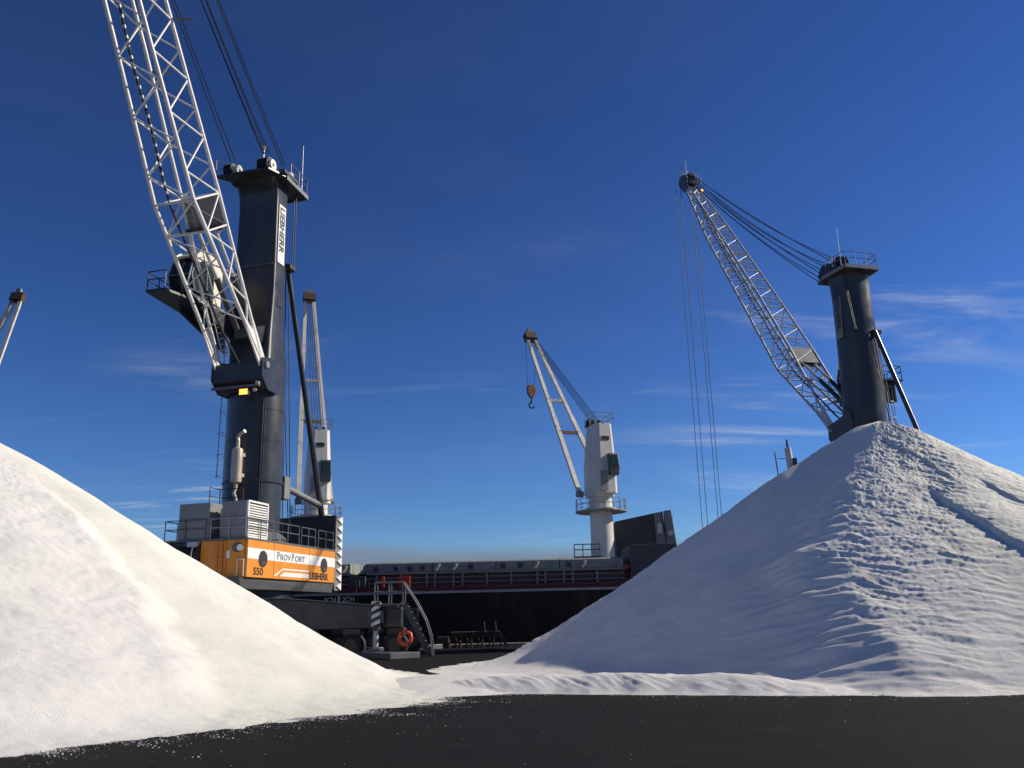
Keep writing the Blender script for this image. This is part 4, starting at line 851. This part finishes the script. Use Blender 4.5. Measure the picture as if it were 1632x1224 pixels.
# smaller fittings at the hatch ends
q = SB(); q.prism([(-11.9, HY + 6.2, 5.5), (-12.9, HY + 6.4, 5.35), (-12.9, HY + 12, 5.35), (-11.9, HY + 12, 6.2), (-11.9, HY + 6.2, 6.2)], (0.3, 0, 0)); q.build('hatch_end_ramp', 'hatch_grey', ship)
q = SB(); q.box((-13.0, HY + 5.2, 3.78), (-11.7, HY + 6.1, 5.2)).box((-12.7, HY + 5.0, 4.4), (-12.1, HY + 5.2, 4.9)); q.build('vent_box', 'coaming_dark', ship, bevel=0.03)
for x, w_ in ((-9.05, 0.85), (-10.4, 0.22)):
    q = SB(); q.box((x, HY + 4.7, 4.1), (x + w_, HY + 5.0, 5.15)); q = q.build('fire_box', 'red_paint', ship, bevel=0.02)
    SB().box((x + 0.06, HY + 4.69, 3.78), (x + 0.12, HY + 5.0, 4.1)).box((x + w_ - 0.12, HY + 4.69, 3.78), (x + w_ - 0.06, HY + 5.0, 4.1)).build('box_legs', 'red_paint', q)
q = SB(); q.tube((8.3, HY + 5.4, 5.5), (8.75, HY + 5.35, 5.5), 0.13, n=14); q.build('valve_wheel', 'red_paint', ship, smooth=40)
for x in (9.3, 10.4): 
    q = SB(); q.tube((x, HY + 2.6, 3.78), (x, HY + 2.6, 4.5), 0.22, n=14).tube((x, HY + 2.6, 4.5), (x, HY + 2.6, 4.62), 0.3, n=14); q.build('mooring_bitt', 'deck_red', ship, smooth=40)
q = SB(); q.box((8.9, HY + 5.5, 3.78), (12.6, HY + 11, 7.2)); q.build('deck_house', 'coaming_dark', ship, bevel=0.04)
q = SB(); q.box((5.2, HY + 15, 6.55), (7.6, HY + 17, 7.0)); q.build('mast_house_roof', 'coaming_dark', ship)
railing([(5.2, HY + 15, 7.0), (7.5, HY + 15, 7.0)], 1.05, T=ST, r=0.045, step=0.9).build('roof_railing', 'coaming_dark', ship)
# raised folding hatch cover beyond the crane
q = SB(); q.prism([(9.2, HY + 17, 7.0), (9.2, HY + 17, 10.2), (13.6, HY + 17, 11.05), (13.9, HY + 17, 7.1)], (0, 5, 0)); rc = q.build('raised_hatch_cover', 'coaming_dark', ship, bevel=0.03)
for xa, xb in ((12.9, 13.55), (13.8, 14.5)):
    q = SB(); q.prism([(xa, HY + 16.8, 7.4), (xa - 0.1, HY + 16.8, 10.85 + (xa - 12.9) * 0.25), (xb - 0.15, HY + 16.8, 10.95 + (xa - 12.9) * 0.2), (xb + 0.25, HY + 16.8, 7.4)], (0, 0.5, 0)); pn = q.build('cover_panel', 'hatch_grey', rc, bevel=0.02)
    for z in (7.9, 8.7, 9.5, 10.3):
        q = SB(); q.box((xa + 0.1, HY + 16.7, z), (xb - 0.05, HY + 16.8, z + 0.16)); q.build('stiffener', 'stay_grey', pn)
q = SB(); q.box((13.0, HY + 16.6, 9.0), (13.4, HY + 16.69, 9.9)); q.build('cover_plate', 'ship_white', rc)
q = SB(); q.tube((14.15, HY + 16.5, 9.0), (14.15, HY + 16.85, 9.0), 0.22, n=14); q.build('cover_roller', 'ship_white', rc, smooth=40)
for x in (11.9, 13.4):
    q = SB(); q.bar((x, HY + 18, 3.78), (x - 0.3, HY + 18, 7.1), 0.35, 0.35); q.build('cover_arm', 'coaming_dark', ship)
# foremast with its light pole
m_ = SB(); m_.tube((26.3, HY + 16.5, 3.7), (25.6, HY + 16.5, 16.6), 0.40, 0.30, n=18); m_ = m_.build('mast', 'ship_white', ship, smooth=40)
SB().tube((25.6, HY + 16.5, 16.6), (25.58, HY + 16.5, 17.4), 0.12, 0.08, n=10).build('mast_light', 'coaming_dark', m_)
SB().box((25.9, HY + 16.2, 14.6), (26.25, HY + 16.5, 15.6)).box((25.4, HY + 16.1, 12.9), (26.5, HY + 16.9, 13.0)).build('mast_fitting', 'coaming_dark', m_)
SB().tube((24.95, HY + 16.5, 3.7), (24.35, HY + 16.5, 16.3), 0.06, n=8).build('mast_ladder', 'stay_grey', m_)
for z in (12.4, 14.0, 15.6): SB().tube((24.55, HY + 16.5, z), (25.7, HY + 16.5, z), 0.035, n=6).build('ladder_stay', 'stay_grey', m_)
# ------------------------------------------------------------------ deck cranes
def deck_crane(x, heading, jl, ja, label, hook=None, first=False):
    y = HY + 16.5; c, s = math.cos(heading), math.sin(heading)
    T = lambda p: ST(Vector((x + c * p.x - s * p.y, y + s * p.x + c * p.y, p.z)))
    b = MB(T); b.lathe([(1.12, 3.7), (1.06, 8), (1.04, 11.0), (1.45, 11.15), (1.45, 11.35), (1.12, 11.4), (1.1, 12.3), (1.3, 12.4), (1.3, 12.62), (1.05, 12.65)], n=32)
    ped = b.build('deck_crane', 'ship_white', ship, smooth=35); ped['label'] = label
    h = MB(T); A = [(1.1, -1.08), (1.1, 1.08), (-1.35, 1.08), (-1.72, 0.72), (-1.72, -0.72), (-1.35, -1.08)]
    def rg(z, kx, ky, ox=0): return [(ox + px * kx, py * ky, z) for px, py in A]
    h.loft([rg(12.6, 1, 1), rg(15.2, 0.98, 0.98), rg(19.1, 0.72, 0.78, -0.25)])
    hs = h.build('crane_housing', 'ship_white', ped, bevel=0.04)
    for px, py, z in ((-1.7, 0.0, 17.8),): MB(T).box((-1.62, -0.36, 17.5), (-1.56, 0.36, 17.85)).build('housing_vent', 'black_rubber', ped)
    cb2 = MB(T); cb2.prism([(-1.5, -0.95, 14.2), (-1.35, -0.95, 16.2), (-2.0, -0.95, 16.2), (-2.25, -0.95, 15.0), (-2.1, -0.95, 14.2)], (0, 0.9, 0)); cb2 = cb2.build('driver_cab', 'mid_grey_paint', ped, bevel=0.03)
    MB(T).prism([(-2.03, -0.88, 16.05), (-2.26, -0.88, 15.0), (-2.29, -0.88, 15.0), (-2.06, -0.88, 16.05)], (0, 0.75, 0)).build('cab_window', 'glass_dark', cb2)
    MB(T).box((-1.79, 0.1, 12.8), (-1.74, 0.8, 14.6)).build('housing_door', 'stay_grey', ped)
    # ring platform with railing
    pf = MB(T); ring_o = [(2.35 * math.cos(q * math.pi / 9), 2.35 * math.sin(q * math.pi / 9), 11.0) for q in range(18)]
    pf.prism(ring_o, (0, 0, 0.12)); pf = pf.build('platform', 'stay_grey', ped)
    railing([(p[0] * 0.97, p[1] * 0.97, 11.1) for p in ring_o + ring_o[:1]], 1.05, T=T, r=0.028, step=0.9).build('platform_railing', 'stay_grey', ped)
    railing([(0.5, -1.0, 19.1), (-1.5, -1.0, 19.1), (-1.5, 1.0, 19.1), (0.5, 1.0, 19.1)], 1.0, T=T, r=0.026, step=0.9).build('top_railing', 'stay_grey', ped)
    sb_ = MB(T)
    for yy in (-0.6, 0.1, 0.55): sb_.tube((0.35, yy, 19.35), (0.35, yy + 0.25, 19.35), 0.42, n=16)
    sb_.box((-0.2, -0.8, 19.05), (0.8, 0.9, 19.2)); sb_.build('top_sheaves', 'rusty', ped, smooth=40)
    # jib: two legs meeting at the head
    tip = Vector((1.2 + jl * math.cos(ja), 0, 12.8 + jl * math.sin(ja)))
    for sg in (-1, 1):
        a_ = Vector((1.2, sg * 1.5, 12.8)); e_ = tip + Vector((0, sg * 0.42, 0)); mid = a_.lerp(e_, 0.45)
        lg = MB(T); lg.bar(a_, mid, 0.28, 0.42, Vector((0, 1, 0))).bar(mid, e_, 0.26, 0.36, Vector((0, 1, 0))); lg.build('jib_leg', 'jib_white', ped)
        MB(T).tube(a_ + Vector((0, -0.3, 0)), a_ + Vector((0, 0.3, 0)), 0.3, n=14).build('jib_pin', 'stay_grey', ped, smooth=40)
    for f_ in (0.35, 0.55):
        w_ = 1.5 + (0.42 - 1.5) * f_; p = Vector((1.2, 0, 12.8)).lerp(tip, f_); MB(T).bar(p + Vector((0, -w_, 0)), p + Vector((0, w_, 0)), 0.26, 0.3).build('jib_tie', 'jib_white' if f_ > 0.5 else 'rust_bracket', ped)
    hd_ = MB(T); d_ = (tip - Vector((1.2, 0, 12.8))).normalized()
    hd_.bar(tip - d_ * 0.5, tip + d_ * 0.5, 1.35, 0.8, Vector((0, 0, 1))); hd_.build('jib_head', 'rusty', ped)
    MB(T).box(tuple(tip + d_ * 0.4 + Vector((-0.2, -0.25, 0.25))), tuple(tip + d_ * 0.4 + Vector((0.2, 0.25, 0.75)))).build('jib_lamp', 'stay_grey', ped)
    for k, yy in enumerate((-0.5, -0.25, 0.0, 0.25, 0.5)):
        MB(T).tube((0.35, yy, 19.6), tip + Vector((0, yy * 0.7, 0.25)), 0.035, n=5).build('luffing_rope', 'steel_rope', ped)
    if hook:
        p = tip + d_ * 0.3; z = hook
        for yy in (-0.55, 0.55): MB(T).tube(p + Vector((0, yy, -0.2)), (p.x, yy * 0.75, z + 0.9), 0.03, n=5).build('hoist_rope', 'steel_rope', ped)
        hb = MB(T); hb.prism([(p.x - 0.2, -0.5, z + 0.75), (p.x - 0.2, -0.3, z + 1.05), (p.x - 0.2, 0.3, z + 1.05), (p.x - 0.2, 0.5, z + 0.75), (p.x - 0.2, 0.5, z + 0.2), (p.x - 0.2, 0.18, z - 0.4), (p.x - 0.2, -0.18, z - 0.4), (p.x - 0.2, -0.5, z + 0.2)], (0.4, 0, 0)); hb.build('hook_block', 'hook_yellow', ped, bevel=0.03)
        hk = MB(T); hk.tube((p.x, 0, z - 0.4), (p.x, 0, z - 1.0), 0.09, n=8)
        hk.path([(p.x, 0.3 * math.sin(t_), z - 1.3 + 0.3 * math.cos(t_)) for t_ in np.linspace(0, 4.3, 14)], 0.09, 8); hk.build('hook', 'black_rubber', ped, smooth=60)
    return ped
def aim(bx, tx, dy): return math.atan2(dy, tx - bx)
deck_crane(7.9, aim(7.9, 2.6, 13), 24.2, R(55), 'white deck crane with hook hanging from its jib', hook=26.0)
deck_crane(-18.3, aim(-18.3, -22.0, 10), 26.4, R(66), 'white deck crane partly hidden by the rear stay of the orange crane')
deck_crane(-54.8, aim(-54.8, -55.2, 9), 27.0, R(68), 'deck crane of which only the jib tip shows over the salt pile')
# ------------------------------------------------------------------ rusty frame on the quay, scrap on the asphalt
fx, fy = -2.9, QUAY_Y - 1.7
rf = empty('grab_frame', (fx, fy, 0)); tag(rf, 'low rusty steel frame with curved legs standing on the quay edge beside the black hull', 'steel frame')
for z, r_ in ((0.95, 0.09), (0.72, 0.06)): MB().tube((-1.6, 0, z), (1.7, 0, z), r_, n=10).build('rail', 'rusty', rf, smooth=40)
MB().tube((-1.6, 0.8, 0.9), (1.7, 0.8, 0.9), 0.08, n=10).build('rail', 'rusty', rf, smooth=40)
for i in range(5):
    x = -1.5 + i * 0.75
    q = MB(); q.path([(x - 0.2, -0.05, 0.02), (x - 0.28, -0.03, 0.45), (x - 0.12, 0, 0.85), (x + 0.12, 0, 0.85), (x + 0.28, -0.03, 0.45), (x + 0.2, -0.05, 0.02)], 0.05, 8); q.build('curved_leg', 'rusty', rf, smooth=60)
    q = MB(); q.path([(x - 0.2, 0.85, 0.02), (x - 0.25, 0.82, 0.5), (x, 0.8, 0.85), (x + 0.25, 0.82, 0.5), (x + 0.2, 0.85, 0.02)], 0.045, 8); q.build('curved_leg', 'rusty', rf, smooth=60)
    MB().tube((x, 0, 0.9), (x, 0.8, 0.88), 0.05, n=8).build('cross_tie', 'rusty', rf)
for x in (0.7, 1.45): MB().tube((x, 0, 0.9), (x - 0.05, 0, 1.65), 0.05, n=8).build('upright', 'rusty', rf)
MB().prism([(1.6, -0.05, 0.95), (1.75, -0.05, 0.95), (2.25, -0.05, 0.02), (2.05, -0.05, 0.02)], (0, 0.12, 0)).build('stay', 'rusty', rf)
MB().box((-2.5, -0.3, 0.02), (-1.7, 0.5, 0.75)).build('end_box', 'rusty', rf, bevel=0.05)
